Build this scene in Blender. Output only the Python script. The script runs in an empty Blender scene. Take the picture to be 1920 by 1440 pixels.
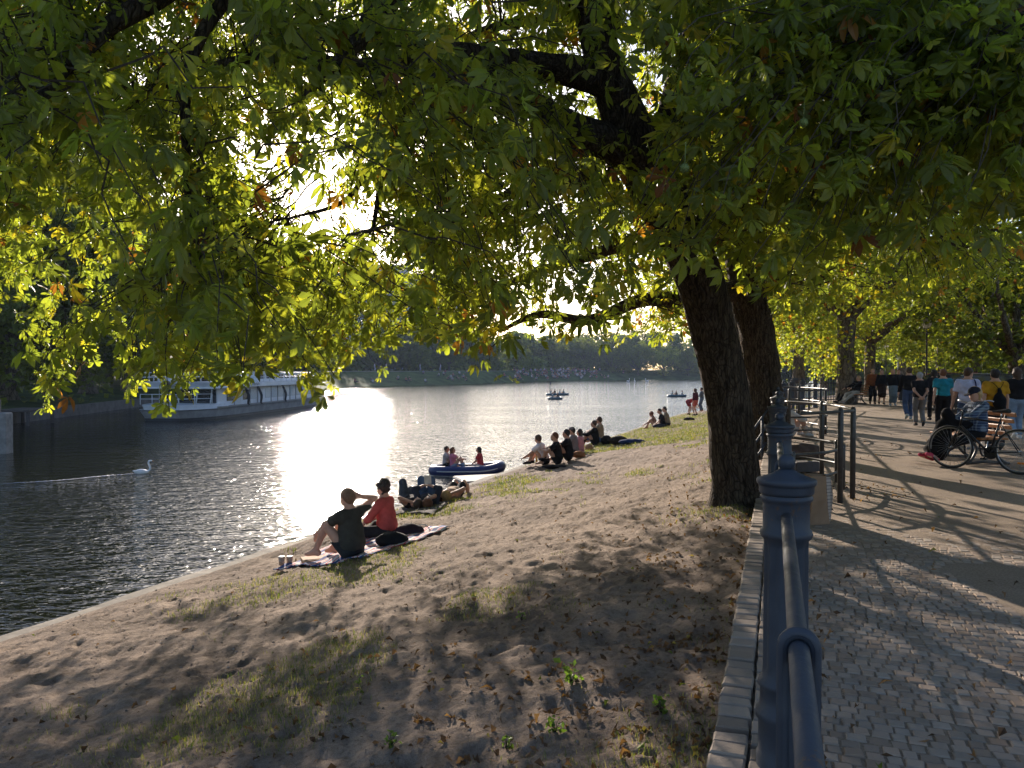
import bpy, math, random
import numpy as np
from mathutils import Vector, Matrix
S = bpy.context.scene
# ---------------------------------------------------------------- camera
PITCH = math.atan(27/1480.0)
EYE = 1.6
cam_d = bpy.data.cameras.new('camera'); cam = bpy.data.objects.new('camera', cam_d)
S.collection.objects.link(cam); S.camera = cam
cam.location = (0, 0, EYE); cam.rotation_euler = (math.pi/2-PITCH, 0, 0)
cam_d.sensor_width = 36; cam_d.lens = 36*1480/1920; cam_d.clip_start = 0.05; cam_d.clip_end = 3000
# ---------------------------------------------------------------- sky, sun, exposure
SUN_AZ = math.atan2(-349/1480.0, 1.0)                       # left of straight ahead
SUN_DIR = Vector((-349/1480.0, 1.0, 485/1480.0)).normalized()
SUN_EL = math.asin(SUN_DIR.z)
w = bpy.data.worlds.new("World"); S.world = w; w.use_nodes = True
nt = w.node_tree; nt.nodes.clear()
o_ = nt.nodes.new('ShaderNodeOutputWorld'); b_ = nt.nodes.new('ShaderNodeBackground'); s_ = nt.nodes.new('ShaderNodeTexSky')
s_.sky_type = 'NISHITA'; s_.sun_disc = False; s_.sun_elevation = SUN_EL; s_.sun_rotation = SUN_AZ
s_.air_density = 1.0; s_.dust_density = 1.3; s_.ozone_density = 1.0
b_.inputs[1].default_value = 0.108
t_ = nt.nodes.new('ShaderNodeMix'); t_.data_type = 'RGBA'; t_.blend_type = 'MULTIPLY'; t_.inputs[0].default_value = 1; t_.inputs[7].default_value = (0.90, 0.95, 1.09, 1)
nt.links.new(s_.outputs[0], t_.inputs[6]); nt.links.new(t_.outputs[2], b_.inputs[0]); nt.links.new(b_.outputs[0], o_.inputs[0])
ld = bpy.data.lights.new('sun', 'SUN'); lo = bpy.data.objects.new('sun', ld); S.collection.objects.link(lo)
ld.energy = 5.0; ld.angle = math.radians(0.53); ld.color = (1.0, 0.87, 0.74)
lo.rotation_euler = SUN_DIR.to_track_quat('Z', 'Y').to_euler()
S.view_settings.view_transform = 'Standard'; S.view_settings.look = 'None'
S.view_settings.exposure = 1.08; S.view_settings.gamma = 1.0
cy = S.cycles
cy.max_bounces = 7; cy.diffuse_bounces = 3; cy.glossy_bounces = 4; cy.transmission_bounces = 5; cy.transparent_max_bounces = 6
cy.sample_clamp_indirect = 4.0; cy.caustics_reflective = False; cy.caustics_refractive = False
cy.use_adaptive_sampling = True; cy.adaptive_threshold = 0.02; cy.use_denoising = True
# ---------------------------------------------------------------- picture point -> place
CP, SP = math.cos(PITCH), math.sin(PITCH)
def P(px, py, Y):
    a = (px-960)/1480.0; b = (720-py)/1480.0
    d = Vector((a, CP+b*SP, -SP+b*CP)); return Vector((0, 0, EYE)) + d*(Y/d.y)
def G(px, py, z):
    a = (px-960)/1480.0; b = (720-py)/1480.0
    d = Vector((a, CP+b*SP, -SP+b*CP)); t = (z-EYE)/d.z; return Vector((0, 0, EYE)) + d*t
def pix(p):
    x, y, z = p[0], p[1], p[2]-EYE
    f = y*CP-z*SP; u = y*SP+z*CP
    return 960+1480*x/f, 720-1480*u/f
rng = np.random.default_rng(7); rnd = random.Random(7)
WATER = -2.1
# ---------------------------------------------------------------- materials
MATS = {}
def lk(m, a, b): m.node_tree.links.new(a, b)
def nd(m, t, **k):
    n = m.node_tree.nodes.new(t)
    for a, v in k.items():
        if a.startswith('_'): n.inputs[int(a[1:])].default_value = v
        else: setattr(n, a, v)
    return n
def newmat(name):
    m = bpy.data.materials.new(name); m.use_nodes = True
    return m, m.node_tree.nodes['Principled BSDF']
def ramp(m, fac, stops):
    r = nd(m, 'ShaderNodeValToRGB'); e = r.color_ramp.elements
    while len(e) < len(stops): e.new(0.5)
    for i, (p, c) in enumerate(stops): e[i].position = p; e[i].color = (*c, 1) if len(c) == 3 else c
    lk(m, fac, r.inputs[0]); return r.outputs[0]
def noise(m, scale, detail=3, rough=0.55, vec=None, dist=0.0):
    n = nd(m, 'ShaderNodeTexNoise'); n.inputs['Scale'].default_value = scale; n.inputs['Detail'].default_value = detail
    n.inputs['Roughness'].default_value = rough; n.inputs['Distortion'].default_value = dist
    if vec is None: vec = nd(m, 'ShaderNodeTexCoord').outputs['Object']
    lk(m, vec, n.inputs['Vector']); return n.outputs['Fac']
def mapped(m, sc=(1, 1, 1), rot=(0, 0, 0)):
    t = nd(m, 'ShaderNodeTexCoord'); g = nd(m, 'ShaderNodeMapping')
    g.inputs['Scale'].default_value = sc; g.inputs['Rotation'].default_value = rot
    lk(m, t.outputs['Object'], g.inputs[0]); return g.outputs[0]
def mix(m, f, a, b, mode='MIX'):
    n = nd(m, 'ShaderNodeMix', data_type='RGBA', blend_type=mode)
    for i, v in ((0, f), (6, a), (7, b)):
        if hasattr(v, 'default_value') or hasattr(v, 'is_linked'): lk(m, v, n.inputs[i])
        else: n.inputs[i].default_value = v if i == 0 else (*v, 1)
    return n.outputs[2]
def bump(m, bs, h, strength=0.5, dist=0.01):
    b = nd(m, 'ShaderNodeBump'); b.inputs['Strength'].default_value = strength; b.inputs['Distance'].default_value = dist
    lk(m, h, b.inputs['Height']); lk(m, b.outputs[0], bs.inputs['Normal']); return b
def plain(name, col, rough=0.6, metal=0.0, var=0.18, scale=14.0, bmp=0.0, spec=0.5, sheen=0.0):
    """procedural material: base colour with mottling"""
    if name in MATS: return MATS[name]
    m, b = newmat(name)
    f = noise(m, scale, 4, 0.6)
    lo_ = tuple(c*(1-var) for c in col); hi_ = tuple(min(1, c*(1+var)) for c in col)
    lk(m, ramp(m, f, [(0.3, lo_), (0.7, hi_)]), b.inputs['Base Color'])
    b.inputs['Roughness'].default_value = rough; b.inputs['Metallic'].default_value = metal
    b.inputs['Specular IOR Level'].default_value = spec
    if bmp: bump(m, b, noise(m, scale*2.5, 4, 0.6), 0.6, bmp)
    MATS[name] = m; return m
def cloth(name, col): return plain('cloth_'+name, col, 0.95, 0, 0.22, 9.0, 0.004, 0.15)
def attrmat(name, rough, trans=0.0, spec=0.4, bmp=0.0, bs=40, transcol=(0.98, 1.0, 0.4)):
    """colour comes from the mesh's own per-leaf / per-stone colour"""
    m, b = newmat(name); a = nd(m, 'ShaderNodeAttribute', attribute_name='col')
    b.inputs['Roughness'].default_value = rough; b.inputs['Specular IOR Level'].default_value = spec
    lk(m, a.outputs['Color'], b.inputs['Base Color'])
    if bmp: bump(m, b, noise(m, bs, 4, 0.6), 0.7, bmp)
    if trans:
        t = nd(m, 'ShaderNodeBsdfTranslucent'); x = nd(m, 'ShaderNodeMixShader'); x.inputs[0].default_value = trans
        c = mix(m, 1.0, a.outputs['Color'], transcol, 'MULTIPLY'); g = nd(m, 'ShaderNodeVectorMath', operation='SCALE')
        lk(m, c, g.inputs[0]); g.inputs['Scale'].default_value = 3.3
        lk(m, g.outputs[0], t.inputs[0]); lk(m, b.outputs[0], x.inputs[1]); lk(m, t.outputs[0], x.inputs[2])
        lk(m, x.outputs[0], m.node_tree.nodes['Material Output'].inputs[0])
    return m
# ---------------------------------------------------------------- objects
def put(o, parent=None, label=None, cat=None, group=None, kind=None):
    if o.name not in S.collection.objects: S.collection.objects.link(o)
    if parent is not None: o.parent = parent
    if label: o['label'] = label
    if cat: o['category'] = cat
    if group: o['group'] = group
    if kind: o['kind'] = kind
    return o
def empty(name, loc=(0, 0, 0), rz=0, label=None, cat=None, group=None):
    o = bpy.data.objects.new(name, None); o.location = loc; o.rotation_euler = (0, 0, rz)
    o.empty_display_size = 0.1; return put(o, None, label, cat, group)
def obj(name, V, F, mat, parent=None, smooth=False, col=None, fm=None, **kw):
    """numpy arrays / lists -> one mesh object"""
    me = bpy.data.meshes.new(name)
    V = np.asarray(V, dtype=np.float32).reshape(-1, 3)
    if isinstance(F, np.ndarray) and F.ndim == 2:
        n, k = F.shape
        me.vertices.add(len(V)); me.vertices.foreach_set('co', V.ravel())
        me.loops.add(n*k); me.loops.foreach_set('vertex_index', F.astype(np.int32).ravel())
        me.polygons.add(n); me.polygons.foreach_set('loop_start', np.arange(0, n*k, k, dtype=np.int32))
        try: me.polygons.foreach_set('loop_total', np.full(n, k, dtype=np.int32))
        except Exception: pass
        me.update(calc_edges=True)
    else:
        me.from_pydata([tuple(v) for v in V.tolist()], [], [tuple(int(i) for i in f) for f in F]); me.update()
    for m in (mat if isinstance(mat, (list, tuple)) else [mat]): me.materials.append(m)
    if fm is not None: me.polygons.foreach_set('material_index', np.asarray(fm, dtype=np.int32))
    if col is not None:
        a = me.color_attributes.new('col', 'FLOAT_COLOR', 'POINT'); c = np.ones((len(V), 4), np.float32); c[:, :3] = col
        a.data.foreach_set('color', c.ravel())
    me.polygons.foreach_set('use_smooth', np.full(len(me.polygons), smooth)); me.update()
    return put(bpy.data.objects.new(name, me), parent, **kw)
class MB:
    """collects boxes, tubes, lathes, prisms of one part"""
    def __init__(s): s.v = []; s.f = []; s.sm = []
    def add(s, v, f, smooth=False):
        n = len(s.v); s.v += [tuple(x) for x in v]; s.f += [tuple(i+n for i in q) for q in f]; s.sm += [smooth]*len(f); return s
    def box(s, c, d, R=None, taper=1.0, bev=0.0):
        x, y, z = d[0]/2, d[1]/2, d[2]/2; R = R or Matrix.Identity(3); c = Vector(c)
        if bev <= 0:
            V = [Vector((sx*x*(taper if sz > 0 else 1), sy*y*(taper if sz > 0 else 1), sz*z)) for sz in (-1, 1) for sx, sy in ((-1, -1), (1, -1), (1, 1), (-1, 1))]
            return s.add([c+R@v for v in V], [(3, 2, 1, 0), (4, 5, 6, 7), (0, 1, 5, 4), (1, 2, 6, 5), (2, 3, 7, 6), (3, 0, 4, 7)])
        b = min(bev, x*.9, y*.9, z*.9); rings = []
        for zz, i in ((-z, b), (-z+b, 0), (z-b, 0), (z, b)):
            xx, yy = x-i, y-i; q = b*0.6
            rings.append([(-xx+q, -yy, zz), (xx-q, -yy, zz), (xx, -yy+q, zz), (xx, yy-q, zz), (xx-q, yy, zz), (-xx+q, yy, zz), (-xx, yy-q, zz), (-xx, -yy+q, zz)])
        V = [c+R@Vector(v) for r in rings for v in r]; F = [tuple(range(7, -1, -1)), tuple(range(24, 32))]
        for k in range(3):
            for i in range(8): j = (i+1) % 8; F.append((k*8+i, k*8+j, k*8+8+j, k*8+8+i))
        return s.add(V, F)
    def tube(s, pts, r, n=8, caps=True, smooth=True):
        pts = [Vector(p) for p in pts]; rr = r if isinstance(r, (list, tuple, np.ndarray)) else [r]*len(pts); V = []; F = []
        up = None
        for i, p in enumerate(pts):
            t = (pts[min(i+1, len(pts)-1)]-pts[max(i-1, 0)]).normalized()
            if up is None: up = t.orthogonal().normalized()
            else: up = (up-t*up.dot(t)); up = up.normalized() if up.length > 1e-6 else t.orthogonal().normalized()
            b = t.cross(up)
            V += [p+(up*math.cos(2*math.pi*k/n)+b*math.sin(2*math.pi*k/n))*rr[i] for k in range(n)]
        for i in range(len(pts)-1):
            for k in range(n): j = (k+1) % n; F.append((i*n+k, i*n+j, (i+1)*n+j, (i+1)*n+k))
        if caps: F += [tuple(range(n-1, -1, -1)), tuple(range((len(pts)-1)*n, len(pts)*n))]
        return s.add(V, F, smooth)
    def lathe(s, prof, c=(0, 0, 0), n=20, R=None, smooth=True):
        c = Vector(c); R = R or Matrix.Identity(3); V = []; F = []
        for r, z in prof: V += [c+R@Vector((r*math.cos(2*math.pi*k/n), r*math.sin(2*math.pi*k/n), z)) for k in range(n)]
        for i in range(len(prof)-1):
            for k in range(n): j = (k+1) % n; F.append((i*n+k, i*n+j, (i+1)*n+j, (i+1)*n+k))
        F += [tuple(range(n-1, -1, -1)), tuple(range((len(prof)-1)*n, len(prof)*n))]
        return s.add(V, F, smooth)
    def prism(s, pts, off):
        """planar polygon pts (3D) extruded by vector off"""
        n = len(pts); off = Vector(off); V = [Vector(p) for p in pts]+[Vector(p)+off for p in pts]
        F = [tuple(range(n-1, -1, -1)), tuple(range(n, 2*n))]+[(i, (i+1) % n, n+(i+1) % n, n+i) for i in range(n)]
        return s.add(V, F)
    def ball(s, c, r, n=12, sc=(1, 1, 1)):
        m = max(6, n//2); prof = [(max(1e-4, r*math.sin(math.pi*i/m)), -r*math.cos(math.pi*i/m)) for i in range(m+1)]
        k = len(s.v); s.lathe(prof, (0, 0, 0), n); c = Vector(c)
        for i in range(k, len(s.v)): v = s.v[i]; s.v[i] = (c.x+v[0]*sc[0], c.y+v[1]*sc[1], c.z+v[2]*sc[2])
        return s
    def build(s, name, mat, parent=None, **kw):
        o = obj(name, s.v, s.f, mat, parent, **kw)
        o.data.polygons.foreach_set('use_smooth', s.sm); o.data.update(); return o
def copy_tree(o, parent=None):
    c = o.copy(); S.collection.objects.link(c); c.parent = parent
    for ch in list(o.children): copy_tree(ch, c)
    return c
# ---------------------------------------------------------------- numpy noise
_perm = np.random.default_rng(3).random((256, 256)).astype(np.float32)
def vnoise(x, y):
    xi = np.floor(x).astype(int); yi = np.floor(y).astype(int); fx = x-xi; fy = y-yi
    fx = fx*fx*(3-2*fx); fy = fy*fy*(3-2*fy); g = lambda a, b: _perm[a & 255, b & 255]
    return (g(xi, yi)*(1-fx)+g(xi+1, yi)*fx)*(1-fy)+(g(xi, yi+1)*(1-fx)+g(xi+1, yi+1)*fx)*fy
def fbm(x, y, s, o=4, g=0.5):
    v = 0; a = 1; t = 0
    for i in range(o): v = v+a*(vnoise(x*s+17.3*i, y*s+9.1*i)-0.5); t += a; a *= g; s *= 2.03
    return v/t
def gridfaces(nr, nc):
    i = np.arange(nr-1)[:, None]*nc+np.arange(nc-1)[None, :]
    return np.stack([i, i+1, i+nc+1, i+nc], -1).reshape(-1, 4)
# ================================================================ ground
def kerb_x(Y):
    Y = np.asarray(Y, float); t = np.clip(Y-20, 0, 25)
    return -0.28+0.338*Y+0.0089*t*t+np.clip(Y-45, 0, None)*0.445
def edge_x(Y):
    Y = np.asarray(Y, float)
    return -8.5+0.384*Y+np.clip(Y-52, 0, None)*0.30
def bank_z(X, Y):
    k, e = kerb_x(Y), edge_x(Y); t = np.clip((k-X)/(k-e), 0, 1)
    return -0.10-1.15*t**0.88
M_sand, b = newmat('sand')
v1 = noise(M_sand, 0.9, 5, 0.6); v2 = noise(M_sand, 22, 5, 0.7); v3 = noise(M_sand, 160, 3, 0.6)
c1 = ramp(M_sand, v1, [(0.3, (0.165, 0.121, 0.091)), (0.55, (0.30, 0.226, 0.172)), (0.75, (0.40, 0.310, 0.240))])
c2 = ramp(M_sand, v2, [(0.3, (0.5, 0.47, 0.43)), (0.55, (1, 1, 1))])
c3 = mix(M_sand, 0.8, c1, c2, 'MULTIPLY')
c4 = ramp(M_sand, v3, [(0.3, (0.62, 0.6, 0.58)), (0.6, (1.05, 1.05, 1.05))]); c5 = mix(M_sand, 0.8, c3, c4, 'MULTIPLY')
lk(M_sand, c5, b.inputs['Base Color']); b.inputs['Roughness'].default_value = 0.95; b.inputs['Specular IOR Level'].default_value = 0.15
mx = nd(M_sand, 'ShaderNodeMath', operation='ADD'); lk(M_sand, v2, mx.inputs[0])
m2 = nd(M_sand, 'ShaderNodeMath', operation='MULTIPLY'); lk(M_sand, v3, m2.inputs[0]); m2.inputs[1].default_value = 0.35; lk(M_sand, m2.outputs[0], mx.inputs[1])
bump(M_sand, b, mx.outputs[0], 1.0, 0.032)
# bank sheet
Ys = [-14.0, -8, -4, -1, 0.6]
y = 1.5
while y < 120: Ys.append(y); y *= 1.0058
Ys = np.array(Ys); nc = 330
T = np.linspace(0, 1, nc)[None, :]; YY = np.repeat(Ys[:, None], nc, 1)
kx, ex = kerb_x(YY), edge_x(YY); XX = kx+(ex-kx)*T; XX = XX+0.0
base = bank_z(XX, YY)
fade = np.clip((1-T)/0.03, 0.15, 1)*np.clip(T/0.02, 0.1, 1)
lump = fbm(XX, YY, 0.35, 3)*0.22+fbm(XX, YY, 1.7, 4, 0.55)*0.07+(fbm(XX*1.0, YY*1.0, 5.5, 5, 0.72))*0.075
rid = np.abs(fbm(XX*1.3+YY*0.2, YY, 3.1, 3))*0.07
H = lump-rid+0.02
r2 = np.random.default_rng(11)
for i in range(300):                     # footprints and scuffs
    yy = 2.6+(r2.random()**1.6)*22; tt = r2.random()*0.93+0.03; cx = kerb_x(yy)+(edge_x(yy)-kerb_x(yy))*tt
    a = r2.random()*math.pi; L = 0.10+0.05*r2.random(); W = 0.042+0.02*r2.random(); dpt = 0.010+0.014*r2.random()
    i0, i1 = np.searchsorted(Ys, [yy-0.35, yy+0.35]); sub = (slice(i0, i1), slice(max(0, int((tt-0.08)*nc)), min(nc, int((tt+0.08)*nc))))
    dx = XX[sub]-cx; dy = YY[sub]-yy; u = (dx*math.cos(a)+dy*math.sin(a))/L; v = (-dx*math.sin(a)+dy*math.cos(a))/W
    q = np.sqrt(u*u+v*v); q = q*(1+0.6*fbm(XX[sub], YY[sub], 9.0, 2)); H[sub] += -dpt*np.exp(-(q/0.85)**3)+dpt*0.6*np.exp(-((q-1.25)/0.4)**2)*(0.4+np.clip(v, -1, 1)*0.5+0.4)
ZZ = base+H*fade
SEED_BANK = (Ys, ZZ)
def ground_z(X, Y):
    """height of the bank sheet at a point"""
    k, e = float(kerb_x(Y)), float(edge_x(Y)); t = min(1, max(0, (k-X)/(k-e))); i = int(np.searchsorted(Ys, Y)); i = min(max(i, 1), len(Ys)-1)
    return float(ZZ[i, int(t*(nc-1))])
V = np.stack([XX, YY, ZZ], -1)
# the drop to the water: a stone edge
obj('sand_bank', V.reshape(-1, 3), gridfaces(len(Ys), nc), M_sand, smooth=True, kind='structure')
M_stone = plain('edge_stone', (0.20, 0.175, 0.145), 0.9, 0, 0.35, 5, 0.01, 0.2)
ye = np.array([-14.0]+list(np.arange(2, 120, 0.5)))
e0 = np.stack([edge_x(ye)+0.03, ye, np.full_like(ye, -1.33)], -1)
rows = []
for dx, z in ((0.25, -1.6), (0.03, -1.262), (-0.22, -1.262), (-0.25, -1.30), (-0.25, -3.2)):
    rows.append(np.stack([edge_x(ye)+dx, ye, z+fbm(ye, ye*0, 1.3, 3)*0.05*(z > -1.5)], -1))
R_ = np.stack(rows, 1)
obj('bank_edge', R_.reshape(-1, 3), gridfaces(len(ye), 5)[:, ::-1], M_stone, kind='structure')
# promenade sheet
M_prom, b = newmat('packed_gravel')
v1 = noise(M_prom, 0.5, 5, 0.6); v2 = noise(M_prom, 60, 4, 0.75)
c1 = ramp(M_prom, v1, [(0.3, (0.21, 0.160, 0.115)), (0.7, (0.32, 0.25, 0.185))]); c2 = ramp(M_prom, v2, [(0.3, (0.5, 0.48, 0.46)), (0.6, (1.1, 1.1, 1.1))])
lk(M_prom, mix(M_prom, 0.85, c1, c2, 'MULTIPLY'), b.inputs['Base Color']); b.inputs['Roughness'].default_value = 0.93; b.inputs['Specular IOR Level'].default_value = 0.15
bump(M_prom, b, v2, 0.8, 0.012)
Yp = np.concatenate([[-40, -10, 0], np.geomspace(1.5, 80, 420), [100, 150, 250, 500]]); Xo = np.concatenate([[0.0, 0.001], np.linspace(0.02, 7, 150), [8, 10, 13, 18, 30, 60, 150, 400]])
PX = kerb_x(Yp)[:, None]+Xo[None, :]; PY = np.repeat(Yp[:, None], len(Xo), 1)
PZ = fbm(PX, PY, 0.5, 3)*0.035+fbm(PX, PY, 3.5, 3)*0.012+fbm(PX, PY, 14, 2)*0.006-0.008
PZ[:, 0] = -1.2; PZ[:, 1:6] -= 0.012
obj('promenade', np.stack([PX, PY, PZ], -1).reshape(-1, 3), gridfaces(len(Yp), len(Xo))[:, ::-1], M_prom, smooth=True, kind='structure')
# small granite setts: one per real stone, sunk unevenly in the sand
M_sett = attrmat('granite_sett', 0.85, 0, 0.25, 0.006, 55)
def stones(name, cells, mat):
    """cells: rows of (x, y, hx, hy, z, angle, colour)"""
    C = np.array([c[:6] for c in cells]); col = np.array([c[6] for c in cells]); n = len(C)
    prof = [(1.0, -0.08), (0.98, -0.007), (0.86, 0.0)]; ang = np.array([(-1, -1), (1, -1), (1, 1), (-1, 1)])
    j = np.random.default_rng(5).uniform(-0.10, 0.10, (n, 4, 2)); V = np.zeros((n, 12, 3))
    for k, (s, dz) in enumerate(prof):
        q = (ang[None]+j)*s; x = q[..., 0]*C[:, 2, None]; y = q[..., 1]*C[:, 3, None]; ca, sa = np.cos(C[:, 5])[:, None], np.sin(C[:, 5])[:, None]
        V[:, k*4:k*4+4, 0] = C[:, 0, None]+x*ca-y*sa; V[:, k*4:k*4+4, 1] = C[:, 1, None]+x*sa+y*ca; V[:, k*4:k*4+4, 2] = C[:, 4, None]+dz
    f = [(8, 9, 10, 11)]+[(k*4+a, k*4+(a+1) % 4, k*4+4+(a+1) % 4, k*4+4+a) for k in (0, 1) for a in range(4)]
    F = (np.array(f)[None]+np.arange(n)[:, None, None]*12).reshape(-1, 4)
    return obj(name, V.reshape(-1, 3), F, mat, smooth=False, col=np.repeat(col, 12, 0), kind='structure')
dirv = Vector((0.338, 1, 0)).normalized(); perp = Vector((dirv.y, -dirv.x, 0))
cells = []; s = 1.2; row = 0
while s < 17:
    d = 0.076; u = 0.25+0.04*(row % 2)+rnd.uniform(-.01, .01)
    while u < 8.5:
        wd = rnd.uniform(0.062, 0.092); p = dirv*(s+0.025*math.sin(u*1.7+s*0.3)+0.02*math.sin(u*4.1))+perp*(u+wd/2)+Vector((-0.28, 0, 0))
        if rnd.random() < 0.985 and p.x/p.y < 0.75:
            z = float(fbm(np.array(p.x), np.array(p.y), 0.5, 3)*0.035+fbm(np.array(p.x), np.array(p.y), 3.5, 3)*0.012)-0.004
            z += 0.0015+rnd.uniform(-.0035, .0035)+(-0.016 if vnoise(p.x*0.8+40, p.y*0.8) > 0.74 else 0)-0.018*min(1, max(0, (s-8+2*vnoise(p.x*0.6, p.y*0.6))/5))
            g = rnd.uniform(0.15, 0.235); h = rnd.uniform(0.0, 0.03)
            cells.append((p.x, p.y, (wd-0.008)/2, (d-0.007)/2, z, math.atan2(perp.y, perp.x)+rnd.uniform(-.05, .05), ((g+h)*1.34, g*1.13, (g-h*0.7)*0.92)))
        u += wd
    s += d; row += 1
stones('cobbles', cells, M_sett)
cells = []
s = 1.0
while s < 70:
    for u0, wd, L in ((0.0, 0.155, 0.115), (0.157, 0.09, 0.12)):
        L2 = L*rnd.uniform(0.85, 1.15) if s < 25 else 0.6
        yy = s*dirv.y; off = float(kerb_x(yy)+0.28-0.338*yy)
        p = dirv*(s+L2/2)+perp*(u0+wd/2)+Vector((-0.28+off, 0, 0)); g = rnd.uniform(0.15, 0.25)
        cells.append((p.x, p.y, (wd-0.008)/2, L2/2-0.006, 0.022+rnd.uniform(-.006, .006)-(0.004 if u0 else 0), math.atan2(perp.y, perp.x)+rnd.uniform(-.03, .03), (g*1.34, g*1.07, g*0.84)))
    s += L2+0.004
stones('kerb', cells, M_sett)
# ================================================================ water
M_water, b = newmat('canal_water')
b.inputs['Base Color'].default_value = (0.008, 0.009, 0.005, 1); b.inputs['Roughness'].default_value = 0.05; b.inputs['IOR'].default_value = 1.33
va = mapped(M_water, (0.8, 1.5, 1), (0, 0, math.radians(14)))
n1 = noise(M_water, 4.6, 2, 0.5, va, 0.5); n2 = noise(M_water, 1.1, 3, 0.5, va, 0.2); n3 = noise(M_water, 0.11, 2, 0.5, va)
a1 = nd(M_water, 'ShaderNodeMath', operation='MULTIPLY'); lk(M_water, n2, a1.inputs[0]); a1.inputs[1].default_value = 1.6
a2 = nd(M_water, 'ShaderNodeMath', operation='ADD'); lk(M_water, n1, a2.inputs[0]); lk(M_water, a1.outputs[0], a2.inputs[1])
a3 = nd(M_water, 'ShaderNodeMapRange'); lk(M_water, n3, a3.inputs[0]); a3.inputs[1].default_value = 0.35; a3.inputs[2].default_value = 0.65; a3.inputs[3].default_value = 0.7; a3.inputs[4].default_value = 1.1
bw = bump(M_water, b, a2.outputs[0], 1.0, 0.050); lk(M_water, a3.outputs[0], bw.inputs['Strength'])
yw = np.concatenate([[-60, -20, 0], np.geomspace(2, 420, 200)]); xw = np.concatenate([np.linspace(-400, -60, 8), np.linspace(-50, 60, 120), np.linspace(70, 400, 10)])
WX, WY = np.meshgrid(xw, yw)
obj('water', np.stack([WX, WY, np.full_like(WX, WATER)], -1).reshape(-1, 3), gridfaces(len(yw), len(xw)), M_water, smooth=True, kind='structure')
# bed below so the sheet never shows an end
# ================================================================ far banks
M_lawn = plain('mown_grass', (0.060, 0.085, 0.028), 0.95, 0, 0.45, 0.35, 0.02, 0.1)
M_soil = plain('bare_soil', (0.13, 0.11, 0.085), 0.95, 0, 0.3, 0.6, 0.02, 0.1)
shore = [(-60, -33), (30, -34), (54.8, -34.3), (75, -36.8), (100, -38), (112, -37), (124, -31), (140, -32), (156, -33.5), (172, -24), (189, -12.8), (212, -4), (238, 6.4), (274, 31), (290, 50), (304, 72), (330, 180), (345, 500)]
# far land sheet is laid out by a walk along the shore; each station has its own inland direction
st = np.array(shore, float); d = np.concatenate([[0], np.cumsum(np.hypot(np.diff(st[:, 0]), np.diff(st[:, 1])))]); qs = np.linspace(0, d[-1], 260)
sy = np.interp(qs, d, st[:, 0]); sx = np.interp(qs, d, st[:, 1])
inl = [0, 0.02, 0.3, 4, 9, 14, 18, 19, 24, 40, 90, 200, 450]
def land_h(y, s):
    lawn = np.clip((y-112)/25, 0, 1)
    hq = np.interp(s, [0, 0.02, 0.3, 6, 20, 900], [-3.0, -1.36, -1.34, -0.5, 0.1, 0.3]); hl = np.interp(s, [0, 0.3, 4, 9, 14, 18, 19, 24, 900], [-2.3, -1.95, -1.3, -0.35, 0.55, 1.15, 1.2, 1.25, 1.3])
    return hq*(1-lawn)+hl*lawn
tx = np.gradient(sx); ty = np.gradient(sy)
ax = -np.clip((200-sy)/120, 0, 1); ay = np.clip((sy-60)/140, 0, 1); nn = np.hypot(ax, ay); ax, ay = ax/nn, ay/nn
inl = np.array(inl); LX = sx[:, None]+ax[:, None]*inl; LY = sy[:, None]+ay[:, None]*inl; LZ = land_h(sy[:, None], inl[None, :])
obj('far_bank', np.stack([LX, LY, LZ], -1).reshape(-1, 3), gridfaces(len(qs), len(inl)), M_lawn, smooth=False, kind='structure')
def far_pt(px, s):
    """point on the far lawn: by picture column and distance inland"""
    best = None
    for i in range(len(qs)):
        x, y = sx[i]+ax[i]*s, sy[i]+ay[i]*s
        if y < 60: continue
        e = abs(960+1480*x/y-px)
        if best is None or e < best[0]: best = (e, x, y, float(land_h(sy[i], s)))
    return best[1:]
# path strip along the top of the lawn
M_path = plain('path_surface', (0.30, 0.27, 0.23), 0.9, 0, 0.15, 2, 0, 0.2)
j = sy > 128; a_ = np.stack([np.stack([sx[j]+ax[j]*s, sy[j]+ay[j]*s, np.full(j.sum(), z)], -1) for s, z in ((18.6, 1.19), (19.0, 1.225), (22.5, 1.26), (23.0, 1.22))], 1)
obj('far_path', a_.reshape(-1, 3), gridfaces(int(j.sum()), 4), M_path, kind='structure')
# ================================================================ leaves and trees
def leaf_chestnut():
    """one compound leaf, radius 1: 6 leaflets hanging from a common point; stalk along -Y"""
    V = []; F = []
    for k, a in enumerate((-125, -78, -30, 24, 72, 122)):
        a = math.radians(a*0.92+(8 if k % 2 else -4)); L = 1.0 if k in (2, 3) else (0.88 if k in (1, 4) else 0.62); W = 0.178*L
        d = Vector((math.sin(a), math.cos(a), 0)); s = Vector((d.y, -d.x, 0)); dr = Vector((0, 0, -1)); n = len(V)
        pt = lambda l, w, z: d*(l*L)*(1-0.10*l)+s*w+dr*(0.10*l+0.42*l*l)*L+Vector((0, 0, z))
        V += [pt(0.03, 0, 0), pt(0.38, -W*0.5, 0.035), pt(0.38, 0, 0), pt(0.38, W*0.5, 0.035), pt(0.72, -W, 0.05), pt(0.72, 0, 0), pt(0.72, W, 0.05), pt(0.90, -W*0.55, 0.02), pt(0.90, W*0.55, 0.02), pt(1.0, 0, 0)]
        F += [(n, n+2, n+1, n+1), (n, n+3, n+2, n+2), (n+1, n+2, n+5, n+4), (n+2, n+3, n+6, n+5), (n+4, n+5, n+9, n+7), (n+5, n+6, n+8, n+9)]
    return np.array([tuple(v) for v in V]), F
LV, LFq = leaf_chestnut()
LT = []
for f in LFq:
    u = list(dict.fromkeys(f))
    LT += [u] if len(u) == 3 else [[u[0], u[1], u[2]], [u[0], u[2], u[3]]]
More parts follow.
